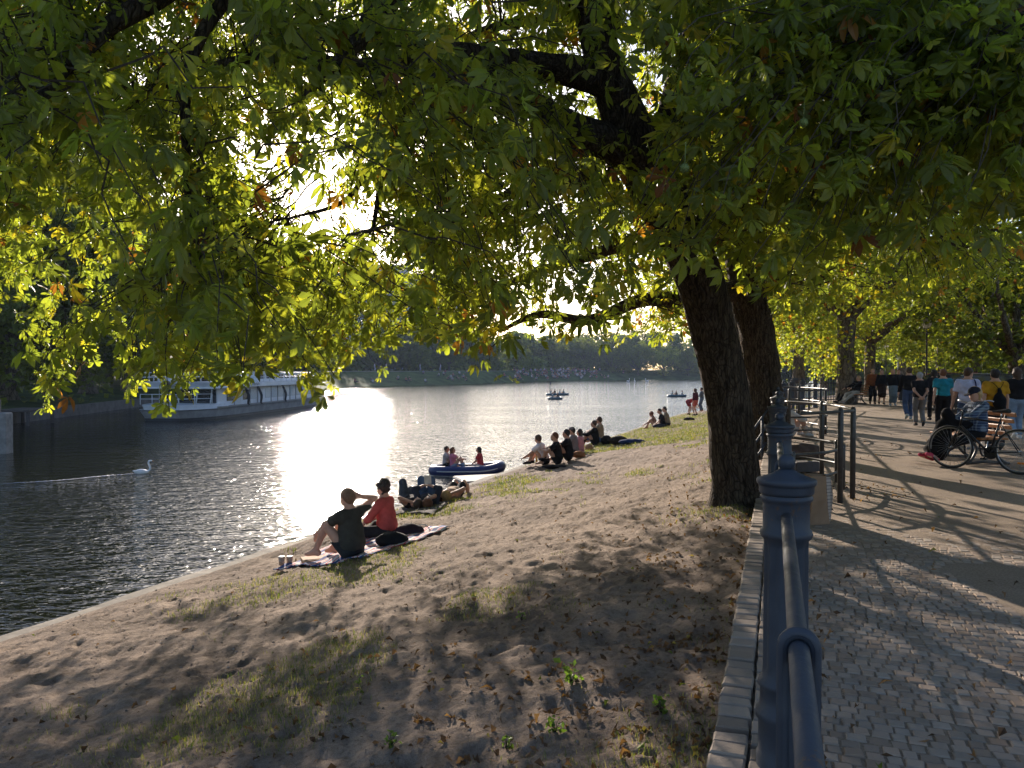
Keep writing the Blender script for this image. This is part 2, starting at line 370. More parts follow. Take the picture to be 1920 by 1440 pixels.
LT = np.array(LT)
def simple_leaf():
    V = np.array([(0, 0, 0), (-0.42, 0.45, 0.10), (0, 0.5, -0.04), (0.42, 0.45, 0.10), (0, 1.0, -0.22)])
    return V, np.array([(0, 2, 1), (0, 3, 2), (1, 2, 4), (2, 3, 4)])
SV, ST = simple_leaf()
def frames(n, r, droop=0.5, face=None):
    """random orientations whose tips hang down"""
    a = r.uniform(0, 2*math.pi, n); t = r.normal(droop, 0.45, n)
    d = np.stack([np.cos(a)*np.cos(t), np.sin(a)*np.cos(t), -np.sin(t)], -1)
    up = r.normal(0, 0.45, (n, 3)); up[:, 2] += 1; x = np.cross(d, up); x /= np.linalg.norm(x, axis=1)[:, None]+1e-9; z = np.cross(x, d)
    return np.stack([x, d, z], 1)              # rows are axes
def leaves_mesh(name, pos, size, R, cols, mat, parent, tv, tf, **kw):
    n = len(pos); q_ = np.random.default_rng(n); J = q_.normal(1, 0.13, (n, 1, 3))*np.array([1, 1, 1]); J[..., 2] = q_.normal(1, 0.7, (n, 1)); T3 = tv[None]*J+q_.normal(0, 0.018, (n, len(tv), 3))
    V = np.einsum('nvk,nkj->nvj', T3, R)*size[:, None, None]+pos[:, None, :]
    F = (tf[None]+np.arange(n)[:, None, None]*len(tv)).reshape(-1, tf.shape[1])
    return obj(name, V.reshape(-1, 3), F, mat, parent, smooth=False, col=np.repeat(cols, len(tv), 0), **kw)
PAL = np.array([(0.088, 0.106, 0.024), (0.112, 0.136, 0.026), (0.135, 0.155, 0.026), (0.175, 0.180, 0.026), (0.22, 0.18, 0.02), (0.22, 0.10, 0.02), (0.12, 0.05, 0.015)])
def leafcols(n, r, wts):
    w_ = np.array(wts, float); w_ /= w_.sum(); k = r.choice(len(PAL), n, p=w_); return PAL[k]*r.uniform(0.75, 1.25, (n, 1))
M_leaf = attrmat('chestnut_leaf', 0.42, 0.55, 0.4)
M_leaf2 = attrmat('plane_leaf', 0.5, 0.50, 0.3); M_leaf3 = attrmat('dark_tree_leaf', 0.6, 0.22, 0.2)  # last one: less translucent leaf for the dark trees and far wood
def barkmat(name, c0, c1, sx=9, sz=1.6, d=0.03):
    m, b = newmat(name); va = mapped(m, (1, 1, sz/sx)); n1 = noise(m, sx, 5, 0.65, va, 0.6); n2 = noise(m, 60, 3, 0.6)
    lk(m, ramp(m, n1, [(0.35, c0), (0.62, c1)]), b.inputs['Base Color']); b.inputs['Roughness'].default_value = 0.95; b.inputs['Specular IOR Level'].default_value = 0.1
    vo = nd(m, 'ShaderNodeTexVoronoi', feature='DISTANCE_TO_EDGE'); vo.inputs['Scale'].default_value = sx*1.1; tc_ = nd(m, 'ShaderNodeTexCoord'); wn = nd(m, 'ShaderNodeTexNoise'); wn.inputs['Scale'].default_value = 3.0; lk(m, tc_.outputs['Object'], wn.inputs['Vector'])
    mp_ = nd(m, 'ShaderNodeMapping'); mp_.inputs['Scale'].default_value = (1, 1, 0.24); av = nd(m, 'ShaderNodeVectorMath', operation='MULTIPLY_ADD'); lk(m, wn.outputs['Color'], av.inputs[0]); av.inputs[1].default_value = (0.25, 0.25, 0.5); lk(m, tc_.outputs['Object'], av.inputs[2]); lk(m, av.outputs[0], mp_.inputs[0]); lk(m, mp_.outputs[0], vo.inputs['Vector'])
    cr = ramp(m, vo.outputs['Distance'], [(0.0, (0.35, 0.35, 0.35)), (0.12, (1, 1, 1))]); old = b.inputs['Base Color'].links[0].from_socket; lk(m, mix(m, 0.9, old, cr, 'MULTIPLY'), b.inputs['Base Color'])
    a0 = nd(m, 'ShaderNodeMath', operation='MULTIPLY_ADD'); lk(m, n2, a0.inputs[0]); a0.inputs[1].default_value = 0.2; lk(m, n1, a0.inputs[2])
    mn_ = nd(m, 'ShaderNodeMath', operation='MINIMUM'); lk(m, vo.outputs['Distance'], mn_.inputs[0]); mn_.inputs[1].default_value = 0.2
    a = nd(m, 'ShaderNodeMath', operation='MULTIPLY_ADD'); lk(m, mn_.outputs[0], a.inputs[0]); a.inputs[1].default_value = 2.5; lk(m, a0.outputs[0], a.inputs[2])
    bump(m, b, a.outputs[0], 1.0, d); return m
M_bark = barkmat('chestnut_bark', (0.035, 0.026, 0.019), (0.115, 0.088, 0.064), 22, 2.6, 0.04)
M_bark2 = barkmat('plane_bark', (0.09, 0.07, 0.05), (0.20, 0.165, 0.125), 5, 2.5, 0.03)
M_twig = plain('twig', (0.06, 0.048, 0.036), 0.9, 0, 0.3, 20, 0, 0.1)
def spline(pts, n):
    p = [Vector(a) for a in pts]; out = []
    for i in range(len(p)-1):
        p0, p1, p2, p3 = p[max(i-1, 0)], p[i], p[i+1], p[min(i+2, len(p)-1)]
        for k in range(n):
            t = k/n; out.append(0.5*((2*p1)+(p2-p0)*t+(2*p0-5*p1+4*p2-p3)*t*t+(3*p1-p0-3*p2+p3)*t**3))
    out.append(p[-1]); return out
def limb(mb, pts, r, n=10, seg=6, rough=0.06, seed=0):
    sp = spline(pts, seg); rr = np.interp(np.linspace(0, len(pts)-1, len(sp)), np.arange(len(pts)), r); k0 = len(mb.v); mb.tube(sp, list(rr), n)
    for i in range(k0, len(mb.v)):              # lumpy bark outline
        q = (i-k0)//n; c = sp[min(q, len(sp)-1)]; v = Vector(mb.v[i]); a = (i-k0) % n
        f = 1+rough*math.sin(a*2.1+q*0.55+seed)+rough*0.8*math.sin(a*5.3-q*0.9+seed*2)+rnd.uniform(-rough, rough)*0.5
        mb.v[i] = tuple(c+(v-c)*f)
    return sp
def twigs_np(starts, tips, r0, r1, sag, r, seg=5):
    """many thin curved twigs (triangular section) as one array mesh"""
    n = len(starts); t = np.linspace(0, 1, seg+1)[None, :, None]; ctrl = (starts+tips)/2+sag; p = (1-t)**2*starts[:, None]+2*t*(1-t)*ctrl[:, None]+t*t*tips[:, None]
    p[:, 1:-1] += r.normal(0, 0.06, (n, seg-1, 3)); d = (tips-starts); d /= np.linalg.norm(d, axis=1)[:, None]+1e-9
    u = np.cross(d, [0.3, 0.5, 0.8]); u /= np.linalg.norm(u, axis=1)[:, None]+1e-9; v = np.cross(d, u); rad = (r0+(r1-r0)*t)
    V = np.stack([p+(u*math.cos(a)+v*math.sin(a))[:, None]*rad for a in (0, 2.094, 4.189)], 2); f = []
    for i in range(seg):
        for k in range(3): f.append((i*3+k, i*3+(k+1) % 3, i*3+3+(k+1) % 3, i*3+3+k))
    F = (np.array(f)[None]+np.arange(n)[:, None, None]*(seg+1)*3).reshape(-1, 4)
    return V.reshape(-1, 3), F, p
# ---------------------------------------------------------------- chestnut in front
ybx = [-400, 0, 40, 90, 140, 190, 235, 290, 330, 365, 430, 465, 520, 560, 605, 635, 665, 705, 745, 790, 850, 900, 1000, 1080, 1150, 1200, 1260, 1330, 1380, 1440, 1500, 1560, 1650, 1750, 1850, 1920, 2300]
yby = [730, 650, 700, 790, 745, 700, 720, 800, 785, 700, 755, 700, 650, 700, 760, 700, 650, 715, 700, 630, 640, 665, 620, 640, 640, 600, 560, 500, 520, 540, 560, 500, 470, 440, 430, 420, 420]
def chestnut_tree():
    r = np.random.default_rng(21)
    root = empty('chestnut_tree', (2.95, 10.0, -0.15), 0, 'big leaning chestnut tree whose trunk rises just beyond the nearest railing post', 'tree', 'chestnut trees on the bank')
    o = Vector(root.location); L = lambda px, py, Y: P(px, py, Y)-o
    mb = MB()
    tr = limb(mb, [L(1385, 965, 9.95), L(1380, 900, 9.95), L(1366, 760, 9.9), L(1342, 640, 9.8), L(1303, 500, 9.6), L(1255, 400, 9.4), L(1195, 280, 9.1), L(1145, 150, 8.8), L(1110, 20, 8.5), L(1085, -250, 8.2), L(1040, -600, 8.0), L(1010, -900, 8.0)],
              [0.43, 0.305, 0.275, 0.275, 0.285, 0.31, 0.29, 0.21, 0.18, 0.16, 0.1, 0.04], 20, 8, 0.022)
    limbs = []
    def add(pts, r_): limbs.append(limb(mb, pts, r_, 9, 6, 0.07, len(limbs)))
    add([L(1190, 285, 9.0), L(1090, 250, 8.7), L(1010, 205, 8.2), L(950, 165, 7.8), L(880, 140, 7.4), L(770, 110, 7.0), L(640, 130, 6.6), L(500, 90, 6.2)], [0.20, 0.20, 0.13, 0.11, 0.09, 0.07, 0.05, 0.02])
    add([L(1145, 160, 8.8), L(1060, 130, 8.6), L(960, 120, 8.5), L(840, 100, 8.6), L(700, 130, 8.8), L(560, 110, 9.0), L(420, 120, 9.2), L(250, 190, 9.5)], [0.20, 0.17, 0.14, 0.12, 0.10, 0.08, 0.06, 0.02])
    add([L(850, 100, 8.6), L(790, 190, 8.4), L(760, 250, 8.3), L(715, 270, 8.2), L(712, 340, 8.1), L(700, 430, 8.0)], [0.08, 0.07, 0.06, 0.05, 0.035, 0.015])
    add([L(715, 262, 8.2), L(690, 320, 8.2), L(640, 380, 8.3), L(540, 410, 8.4)], [0.04, 0.03, 0.025, 0.012])
    add([L(1110, 20, 8.5), L(1000, -80, 8.2), L(800, -150, 8.0), L(690, 50, 7.6), L(640, 110, 7.4), L(560, 190, 7.3)], [0.15, 0.13, 0.12, 0.09, 0.06, 0.02])
    add([L(760, -60, 8.0), L(730, 0, 7.9), L(690, 60, 7.8), L(620, 80, 7.7)], [0.13, 0.12, 0.08, 0.03])
    add([L(1110, 20, 8.5), L(900, -150, 7.5), L(500, -100, 6.6), L(250, 20, 5.9), L(160, 90, 5.6), L(60, 200, 5.2)], [0.14, 0.12, 0.10, 0.08, 0.06, 0.02])
    add([L(500, -100, 6.6), L(380, 60, 6.3), L(350, 170, 6.1), L(350, 330, 6.0), L(365, 480, 6.0)], [0.07, 0.05, 0.04, 0.03, 0.015])
    add([L(1215, 330, 9.2), L(1260, 220, 8.6), L(1290, 110, 8.0), L(1330, 0, 7.4), L(1400, -150, 6.8)], [0.20, 0.17, 0.14, 0.12, 0.08])
    add([L(1290, 110, 8.0), L(1450, 60, 7.2), L(1600, 40, 6.5), L(1780, 30, 5.8), L(2000, 60, 5.2)], [0.12, 0.09, 0.07, 0.05, 0.02])
    add([L(1255, 400, 9.4), L(1330, 340, 9.9), L(1450, 250, 10.6), L(1600, 200, 11.5), L(1760, 180, 12.4)], [0.16, 0.13, 0.10, 0.07, 0.03])
    add([L(1180, 260, 9.1), L(1100, 330, 9.9), L(980, 380, 11.0), L(840, 420, 12.2)], [0.14, 0.11, 0.07, 0.02])
    for k in range(9):                                  # limbs into the top of the crown
        a = k*0.7; add([tr[-14-k*2], tr[-12-k]+Vector((math.cos(a), math.sin(a), 0.8)), tr[-8]+Vector((3.3*math.cos(a), 3.3*math.sin(a), 0.3)), tr[-5]+Vector((5.2*math.cos(a), 5.2*math.sin(a), -0.3))], [0.12, 0.09, 0.05, 0.02])
    # ivy-thin hanging twigs along the trunk fork
    mb.build('trunk', M_bark, root)
    # sprays: tips spread through the crown, each twig runs back to the nearest limb
    LP = np.array([tuple(p) for l in limbs for p in l])+np.array(o)
    N = 3600; tips = []
    while len(tips) < N:
        px = r.uniform(-250, 2150); u = r.random(); Y = 5.0+10.5*u**0.8 if r.random() > 0.10 else 3.8+2.0*r.random()
        if px > 1250: Y = 4.6+7.5*r.random()
        yb = float(np.interp(px, ybx, yby))-8-(5.5-min(Y, 5.5))*6
        py = yb-(yb+260)*(r.random()**1.15)
        if Y < 4.6 and (560 < px < 1250) and r.random() < 0.85: continue
        if px > 1300 and py > 380 and r.random() < 0.3: continue
        thin = 0
        for cx, cy_, rx, ry, s in ((460, 290, 85, 36, .92), (615, 222, 58, 38, .8), (700, 250, 42, 60, .8), (560, 325, 40, 55, .75), (230, 165, 40, 30, .8), (60, 110, 40, 40, .7), (270, 120, 40, 50, .7), (640, 30, 60, 30, .7), (880, 20, 50, 30, .7), (690, 460, 55, 50, .85), (640, 345, 45, 55, .7), (720, 560, 55, 60, .75), (150, 285, 60, 25, .6), (740, 510, 70, 30, .8), (1090, 190, 40, 40, .9), (860, 330, 60, 60, .35), (1200, 560, 60, 70, .5), (1160, 100, 70, 60, .55), (1190, 230, 70, 60, .5)):
            e = ((px-cx)/rx)**2+((py-cy_)/ry)**2
            if e < 1: thin = max(thin, s)
            elif e < 2.2: thin = max(thin, s*(2.2-e)/1.2)
        if r.random() < thin: continue
        c_ = P(px, py, Y); g_ = vnoise(np.array(c_.x*1.1+c_.y*0.35+50), np.array(c_.z*1.2-c_.y*0.3+20)); g2 = vnoise(np.array(px/95.0+7), np.array(py/80.0+Y*0.08))
        if g_ < 0.30 or (g2 < 0.29 and px < 1150): continue
        if 930 < px < 1330 and Y > 10 and r.random() < 0.55: continue
        if 1290 < px < 1400 and py > 470: continue
        tips.append(tuple(P(px, py, Y)))
    # the roof of the crown, out of the picture above
    for k in range(520):
        a = r.uniform(0, 2*math.pi); q = math.sqrt(r.random()); x = 0.6+8.2*q*math.cos(a); y = 7.8+6.8*q*math.sin(a); z = 5.2+4.6*math.sqrt(max(0, 1-q*q))*r.uniform(0.45, 1.0)
        if y > 1.0: tips.append((x, y, z))
    tips = np.array(tips); n = len(tips)
    D = ((tips[:, None, :]-LP[None])**2*np.array([1, 1, 0.6])).sum(-1)+np.where(LP[None, :, 2] < tips[:, None, 2]+0.2, 1.5, 0); st_ = LP[D.argmin(1)]
    vec = st_-tips; ln = np.linalg.norm(vec, axis=1)[:, None]; mx = r.uniform(1.1, 2.4, (n, 1)); st2 = np.where(ln > mx, tips+vec/ln*mx+np.array([0, 0, 0.25]), st_)
    Vt, Ft, path = twigs_np(st2, tips, 0.009, 0.003, np.array([0, 0, 0.34]), r)
    obj('twigs', Vt-np.array(o), Ft, M_twig, root)
    # leaves along the outer half of every twig
    pos = []; 
    for k in range(n):
        m = r.integers(6, 11)
        for q in range(m):
            t = 1-0.75*(q/m)**1.2; i = t*5; i0 = min(4, int(i)); p = path[k, i0]*(1-(i-i0))+path[k, i0+1]*(i-i0); pos.append(p+r.normal(0, 0.09, 3)-np.array([0, 0, 0.02]))
    pos = np.array(pos); m = len(pos)
    pxs = 960+1480*pos[:, 0]/pos[:, 1]; pys = 693+1480*(EYE-pos[:, 2])/pos[:, 1]
    keep = ~((pos[:, 1] < 3.3) & (pys > -200)) & ~((pys > np.interp(pxs, ybx, yby)+22)) & (pos[:, 1] > 0.9)
    pos = pos[keep]; m = len(pos)
    cols = leafcols(m, r, [3, 4, 4.5, 3.0, 0.6, 0.10, 0.22])
    leaves_mesh('crown', pos-np.array(o), r.uniform(0.10, 0.17, m)*np.clip(0.75+pos[:, 1]*0.033, 0.8, 1.12), frames(m, r, 0.75), cols, M_leaf, root, LV, LT)
    # spiny fruits
    for px, py, Y in ((1290, 170, 4.6), (1507, 230, 4.9), (1284, 315, 4.7)):
        c = P(px, py, Y)-o; k = MB().ball(c, 0.026, 12); rs = random.Random(3)
        for i in range(60):
            d = Vector((rs.gauss(0, 1), rs.gauss(0, 1), rs.gauss(0, 1))).normalized(); k.tube([c+d*0.024, c+d*0.033], [0.0035, 0.0005], 3)
        k.tube([c+Vector((0, 0, 0.02)), c+Vector((0.01, 0.02, 0.16))], 0.003, 4); k.build('fruit', plain('husk', (0.16, 0.20, 0.05), 0.7), root)
    return root
chestnut_tree()
def chestnut_two():
    r = np.random.default_rng(5)
    root = empty('chestnut_tree', (5.05, 15.6, -0.15), 0, 'second chestnut tree, its dark trunk half hidden behind the big leaning one', 'tree', 'chestnut trees on the bank')
    o = Vector(root.location); L = lambda px, py, Y: P(px, py, Y)-o
    mb = MB()
    tr = limb(mb, [L(1444, 880, 15.6), L(1440, 800, 15.6), L(1433, 720, 15.6), L(1422, 640, 15.5), L(1405, 560, 15.4), L(1385, 450, 15.2), L(1340, 300, 15), L(1310, 100, 15), L(1300, -100, 15)], [0.48, 0.39, 0.34, 0.325, 0.34, 0.29, 0.24, 0.16, 0.05], 18, 7, 0.05, 3)
    limbs = []
    def add(pts, r_): limbs.append(limb(mb, pts, r_, 8, 5, 0.08, len(limbs)+4))
    add([L(1400, 540, 15.3), L(1290, 560, 15), L(1200, 565, 14.7), L(1100, 600, 14.5), L(1010, 590, 14.3), L(940, 620, 14)], [0.22, 0.17, 0.13, 0.10, 0.07, 0.03])
    add([L(1385, 450, 15.2), L(1250, 440, 15.4), L(1100, 480, 15.8), L(980, 520, 16), L(880, 560, 16.2)], [0.2, 0.15, 0.12, 0.08, 0.03])
    add([L(1360, 360, 15), L(1230, 300, 14.4), L(1050, 330, 14), L(860, 400, 13.6)], [0.18, 0.13, 0.1, 0.04])
    add([L(1385, 450, 15.2), L(1470, 380, 15.4), L(1580, 370, 15.8), L(1700, 400, 16)], [0.18, 0.13, 0.09, 0.03])
    add([L(1310, 100, 15), L(1100, 40, 14.5), L(900, 60, 14), L(700, 200, 14)], [0.14, 0.11, 0.08, 0.03])
    add([L(1310, 100, 15), L(1200, -100, 16), L(1000, -150, 17), L(820, -100, 18)], [0.12, 0.1, 0.08, 0.03])
    add([L(1320, 150, 15), L(1500, 60, 15.6), L(1700, 100, 16.4)], [0.14, 0.1, 0.04])
    mb.build('trunk', M_bark, root)
    LP = np.array([tuple(p) for l in limbs for p in l])+np.array(o); tips = []
    while len(tips) < 1020:
        px = r.uniform(330, 1950); Y = r.uniform(12.5, 19.5); yb = float(np.interp(px, [330, 480, 560, 640, 700, 800, 860, 900, 960, 1040, 1085, 1120, 1160, 1250, 1310, 1340, 1440, 1500, 1560, 1700, 1950], [600, 655, 670, 640, 640, 640, 660, 700, 688, 700, 722, 695, 665, 640, 640, 560, 520, 570, 600, 560, 520]))-6
        py = yb-(yb+260)*r.random()**1.25
        if px < 860 and r.random() < 0.2: continue
        c_ = P(px, py, Y)
        if vnoise(np.array(c_.x*0.75+c_.y*0.2+9), np.array(c_.z*0.95+c_.y*0.12+31)) < 0.42: continue
        if r.random() < (0.93 if ((px-580)/110)**2+((py-260)/85)**2 < 1 or ((px-690)/55)**2+((py-480)/90)**2 < 1 else 0): continue
        if 930 < px < 1320 and r.random() < 0.55: continue
        if px > 1320 and (py > 560 or r.random() < 0.35): continue
        if r.random() < (0.9 if ((px-1050)/70)**2+((py-200)/60)**2 < 1 else 0): continue
        tips.append(tuple(P(px, py, Y)))
    for k in range(160): a = r.uniform(0, 6.28); q = math.sqrt(r.random())*6; tips.append((4+q*math.cos(a), 16+q*math.sin(a), r.uniform(6.5, 10.5)))
    tips = np.array(tips); n = len(tips); D = ((tips[:, None]-LP[None])**2).sum(-1); st_ = LP[D.argmin(1)]; vec = st_-tips; ln = np.linalg.norm(vec, axis=1)[:, None]; mx = r.uniform(1.2, 2.6, (n, 1)); st2 = np.where(ln > mx, tips+vec/ln*mx, st_)
    Vt, Ft, path = twigs_np(st2, tips, 0.02, 0.006, np.array([0, 0, 0.3]), r); obj('twigs', Vt-np.array(o), Ft, M_twig, root)
    pos = []
    for k in range(n):
        m = r.integers(7, 12)
        for q in range(m):
            t = 1-0.75*(q/m); i = t*5; i0 = min(4, int(i)); p = path[k, i0]*(1-(i-i0))+path[k, i0+1]*(i-i0); pos.append(p+r.normal(0, 0.16, 3))
    pos = np.array(pos); m = len(pos)
    leaves_mesh('crown', pos-np.array(o), r.uniform(0.12, 0.20, m), frames(m, r, 0.4), leafcols(m, r, [2, 3, 4, 4, 1.8, 0.35, 0.4]), M_leaf, root, LV, LT)
chestnut_two()
# ---------------------------------------------------------------- alley, bank and far trees
def tree_mesh(seed, H, Rc, trunk_h, tr, nleaf, lsize, wts, open_=0.25, fork=True, low=0.0):
    r = np.random.default_rng(seed); rs = random.Random(seed); mb = MB()
    limb(mb, [(0, 0, -0.3), (0.02, 0, 0.4), (0.05, 0.03, trunk_h*0.6), (0, 0, trunk_h)], [tr*1.35, tr*1.05, tr*0.92, tr*0.95], 12, 5, 0.06, seed)
    ends = []
    for k in range(6):
        a = k*1.05+rs.uniform(-.3, .3); q = rs.uniform(0.5, 0.8)*Rc
        p = [(0, 0, trunk_h-0.2), (q*0.35*math.cos(a), q*0.35*math.sin(a), trunk_h+H*0.08), (q*0.75*math.cos(a), q*0.75*math.sin(a), trunk_h+H*rs.uniform(0.12, 0.3)), (q*math.cos(a), q*math.sin(a), trunk_h+H*rs.uniform(0.2, 0.5))]
        limb(mb, p, [tr*0.6, tr*0.45, tr*0.28, tr*0.08], 7, 4, 0.08, k)
        for f in (1, 2, 3): ends.append(p[f])
        e = Vector(p[2]); limb(mb, [e, e+Vector((rs.uniform(-1, 1), rs.uniform(-1, 1), 1.2))*Rc*0.25], [tr*0.25, tr*0.05], 5, 3)
    limb(mb, [(0, 0, trunk_h-0.2), (0.2, 0.1, trunk_h+H*0.3), (0, 0.3, trunk_h+H*0.6)], [tr*0.7, tr*0.4, tr*0.1], 8, 4)
    nc_ = 95; cl = []
    while len(cl) < nc_:
        u = r.normal(0, 1, 3); u /= np.linalg.norm(u); q = r.random()**0.45
        z = trunk_h*(0.55-low)+(H-trunk_h*(0.55-low))*(0.5+0.5*u[2]*q); wz = 1-max(0, (z-H*0.6)/(H*0.55))**2*0.6
        cl.append((u[0]*q*Rc*wz, u[1]*q*Rc*wz, z, r.uniform(0.14, 0.27)*Rc))
    cl = np.array(cl); k = r.integers(0, nc_, nleaf); g = r.normal(0, 1, (nleaf, 3)); g /= np.linalg.norm(g, axis=1)[:, None]; rad = r.random(nleaf)**0.6
    pos = cl[k, :3]+g*(cl[k, 3]*rad)[:, None]*np.array([1.15, 1.15, 0.75])
    cw = leafcols(nleaf, r, wts)*(0.8+0.4*r.random(nc_)[k])[:, None]
    R = frames(nleaf, r, 0.4); size = r.uniform(0.7, 1.3, nleaf)*lsize
    V = np.einsum('vk,nkj->nvj', SV, R)*size[:, None, None]+pos[:, None, :]; F = (ST[None]+np.arange(nleaf)[:, None, None]*5).reshape(-1, 3)
    return mb, V.reshape(-1, 3), F, np.repeat(cw, 5, 0)
TREE_SRC = {}
def tree(kind, loc, rz, sc, label, name, group, bark=None):
    if kind not in TREE_SRC:
        mb, V, F, c = tree_mesh(*KINDS_T[kind]); root = empty(name, loc, rz); mb.build('trunk', bark or M_bark2, root)
        obj('crown', V, F, M_leaf3 if kind.startswith('dark') else M_leaf2, root, col=c); TREE_SRC[kind] = root; t = root
    else: t = copy_tree(TREE_SRC[kind])
    t.name = name; t.location = loc; t.rotation_euler = (0, 0, rz); t.scale = (sc, sc, sc); t['label'] = label; t['category'] = 'tree'; t['group'] = group
    return t
KINDS_T = {  # seed, height, crown radius, trunk height, trunk radius, leaves, leaf size, colours
 'plane': (1, 13, 6.0, 4.0, 0.42, 13000, 0.20, [1, 3, 5, 5, 1.6, .3, .1], 0.25, True, 0.12),
 'planeh': (6, 12.5, 5.6, 4.2, 0.38, 12000, 0.20, [1, 3, 5, 4, 1.3, .3, .1], 0.25, True, -0.10),
 'plane2': (2, 12, 5.6, 3.6, 0.36, 12000, 0.20, [1, 3, 5, 4, 1.3, .3, .1], 0.25, True, 0.18),
 'dark': (3, 15, 6.5, 3.0, 0.45, 9000, 0.36, [6, 5, 2, .3, 0, 0, 0], 0.25, True, 0.45),
 'dark2': (4, 17, 7.5, 2.6, 0.45, 9000, 0.42, [6, 5, 2, .3, 0, 0, 0], 0.25, True, 0.5),
 'olive': (5, 11, 5.5, 2.6, 0.3, 9000, 0.24, [3, 4, 4, 2, .4, 0, 0], 0.25, True, 0.3)}
al = [('plane', 1587, 37.5, 1.0, 1.02, 'mottled plane tree with a thick straight trunk beside the far bench'),
      ('planeh', 1386, 25, 0.3, 0.9, 'third tree of the bank row, its trunk hidden by the two chestnut trunks'),
      ('planeh', 1432, 33, 2.0, 0.95, 'fourth tree of the bank row, just past the second chestnut trunk'),
      ('plane2', 1632, 55, 2.1, 1.0, 'forked plane tree with a bare limb reaching over the smaller lit lantern'),
      ('plane2', 1497, 47, 0.4, 0.95, 'slim plane tree behind the spiked fence, left of the thick mottled trunk'),
      ('plane', 1765, 66, 3.0, 0.95, 'plane tree with a stubby trunk seen between the two street lamps and the strollers'),
      ('olive', 1545, 70, 1.2, 1.1, 'yellow green tree far behind the spiked fence at the promenade bend'),
      ('plane', 1690, 88, 4.4, 1.1, 'bushy plane tree closing the far end of the promenade'),
      ('olive', 1832, 48, 2.2, 1.0, 'green tree beyond the parked cars, behind the man in the white shirt'),
      ('dark', 1905, 40, 0.7, 0.8, 'dark green tree beyond the parked cars at the edge of the promenade'),
      ('planeh', 2100, 26, 5.0, 0.95, 'plane tree whose crown hangs in from beyond the woman in pale jeans'),
      ('olive', 1735, 100, 5.0, 1.2, 'pale green tree far down the street behind the tall lamp'),
      ('plane', 1440, 95, 0.9, 1.1, 'yellowing tree glimpsed past the second chestnut trunk'),
      ('dark', 1600, 120, 2.6, 1.2, 'dark tree at the very end of the view down the promenade'),
      ('dark2', 1850, 105, 1.6, 1.0, 'tall dark tree behind the far side of the street')]
for k, px, Y, rz, sc, lb in al:
    tree(k, ((px-960)/1480*Y, Y, 0), rz, sc, lb, 'plane_tree' if 'plane' in k else 'broadleaf_tree', 'trees along the promenade')
for x, y, k, sc, lb in ((15.5, 9.5, 'planeh', 1.0, 'unseen plane tree added on the street side to block sky light'),):  # added out of view to hold back sky light and deepen the shade
    tree(k, (x, y, -0.2), x, sc, lb, 'plane_tree', 'trees along the promenade')
# left bank and far shore
lb_ = [('dark', 15, 60, 1.0, 'closest on the left bank, its trunk near the mooring pile'), ('dark2', 95, 66, 0.95, 'over the quay wall just left of the tour boat'), ('dark', 165, 76, 1.15, 'behind the left corner of the tour boat'), ('dark2', 240, 86, 1.1, 'behind the bow of the tour boat'),
       ('dark', 310, 98, 1.2, 'behind the front deck of the tour boat'), ('dark2', 380, 108, 1.15, 'behind the ladder of the tour boat'), ('dark', 445, 118, 1.25, 'behind the middle of the tour boat'), ('dark2', 510, 130, 1.1, 'behind the stern half of the tour boat'), ('dark', 575, 142, 1.15, 'past the stern of the tour boat'),
       ('dark2', -60, 56, 1.1, 'mostly out of view at the edge of the left bank'), ('dark2', 50, 95, 1.6, 'in the back row of the left bank'), ('dark2', 200, 120, 1.7, 'towering in the back row behind the tour boat'), ('dark', 400, 150, 1.6, 'in the back row behind the tour boat stern')]
for i, (k, px, y, sc, lb) in enumerate(lb_):
    tree(k, ((px-960)/1480*y, y, -0.3), i*1.7, sc*1.28, ('tall' if k == 'dark2' else 'rounded')+' dark tree '+lb, 'broadleaf_tree', 'dark trees on the left bank')
fx = [(560, 42, 'dark2', .75, 'dark tree behind the near end of the far lawn'), (640, 30, 'dark', .62, 'dark rounded tree below the grey hospital block, left of the path walkers'), (700, 34, 'dark', .6, 'low dark tree in front of the grey block windows'),
      (770, 32, 'dark2', .55, 'dark tree standing at the right corner of the grey block'), (835, 30, 'dark', .7, 'dark tree behind the sunlit patch of the far lawn'), (900, 34, 'dark2', .75, 'broad dark tree behind the shaded part of the far lawn'),
      (970, 30, 'dark', .8, 'bluish tree behind the start of the crowd on the lawn'), (1035, 30, 'dark2', .8, 'bluish tree above the crowd on the lawn'), (1100, 26, 'dark', .95, 'bluish tree above the thin end of the crowd'),
      (1150, 14, 'dark2', .9, 'large hazy tree close to the far shore'), (1200, 8, 'dark', 1.0, 'hazy bushy tree down at the water by the white swans'), (1245, 7, 'olive', 1.25, 'hazy lighter green tree overhanging the far water'),
      (1285, 6, 'dark', 1.0, 'hazy dark tree just left of the leaning trunk'), (1330, 10, 'dark2', .9, 'hazy tree at the right end of the far shore'), (1180, 40, 'dark2', 1.2, 'tall hazy tree rising behind the shoreline bushes')]
for i, (px, s, k, sc, lb) in enumerate(fx):
    x, y, z = far_pt(px, s); tree(k, (x, y, z-0.3 if s > 12 else z-1.0), i*2.3, sc, lb, 'broadleaf_tree', 'trees behind the far lawn')

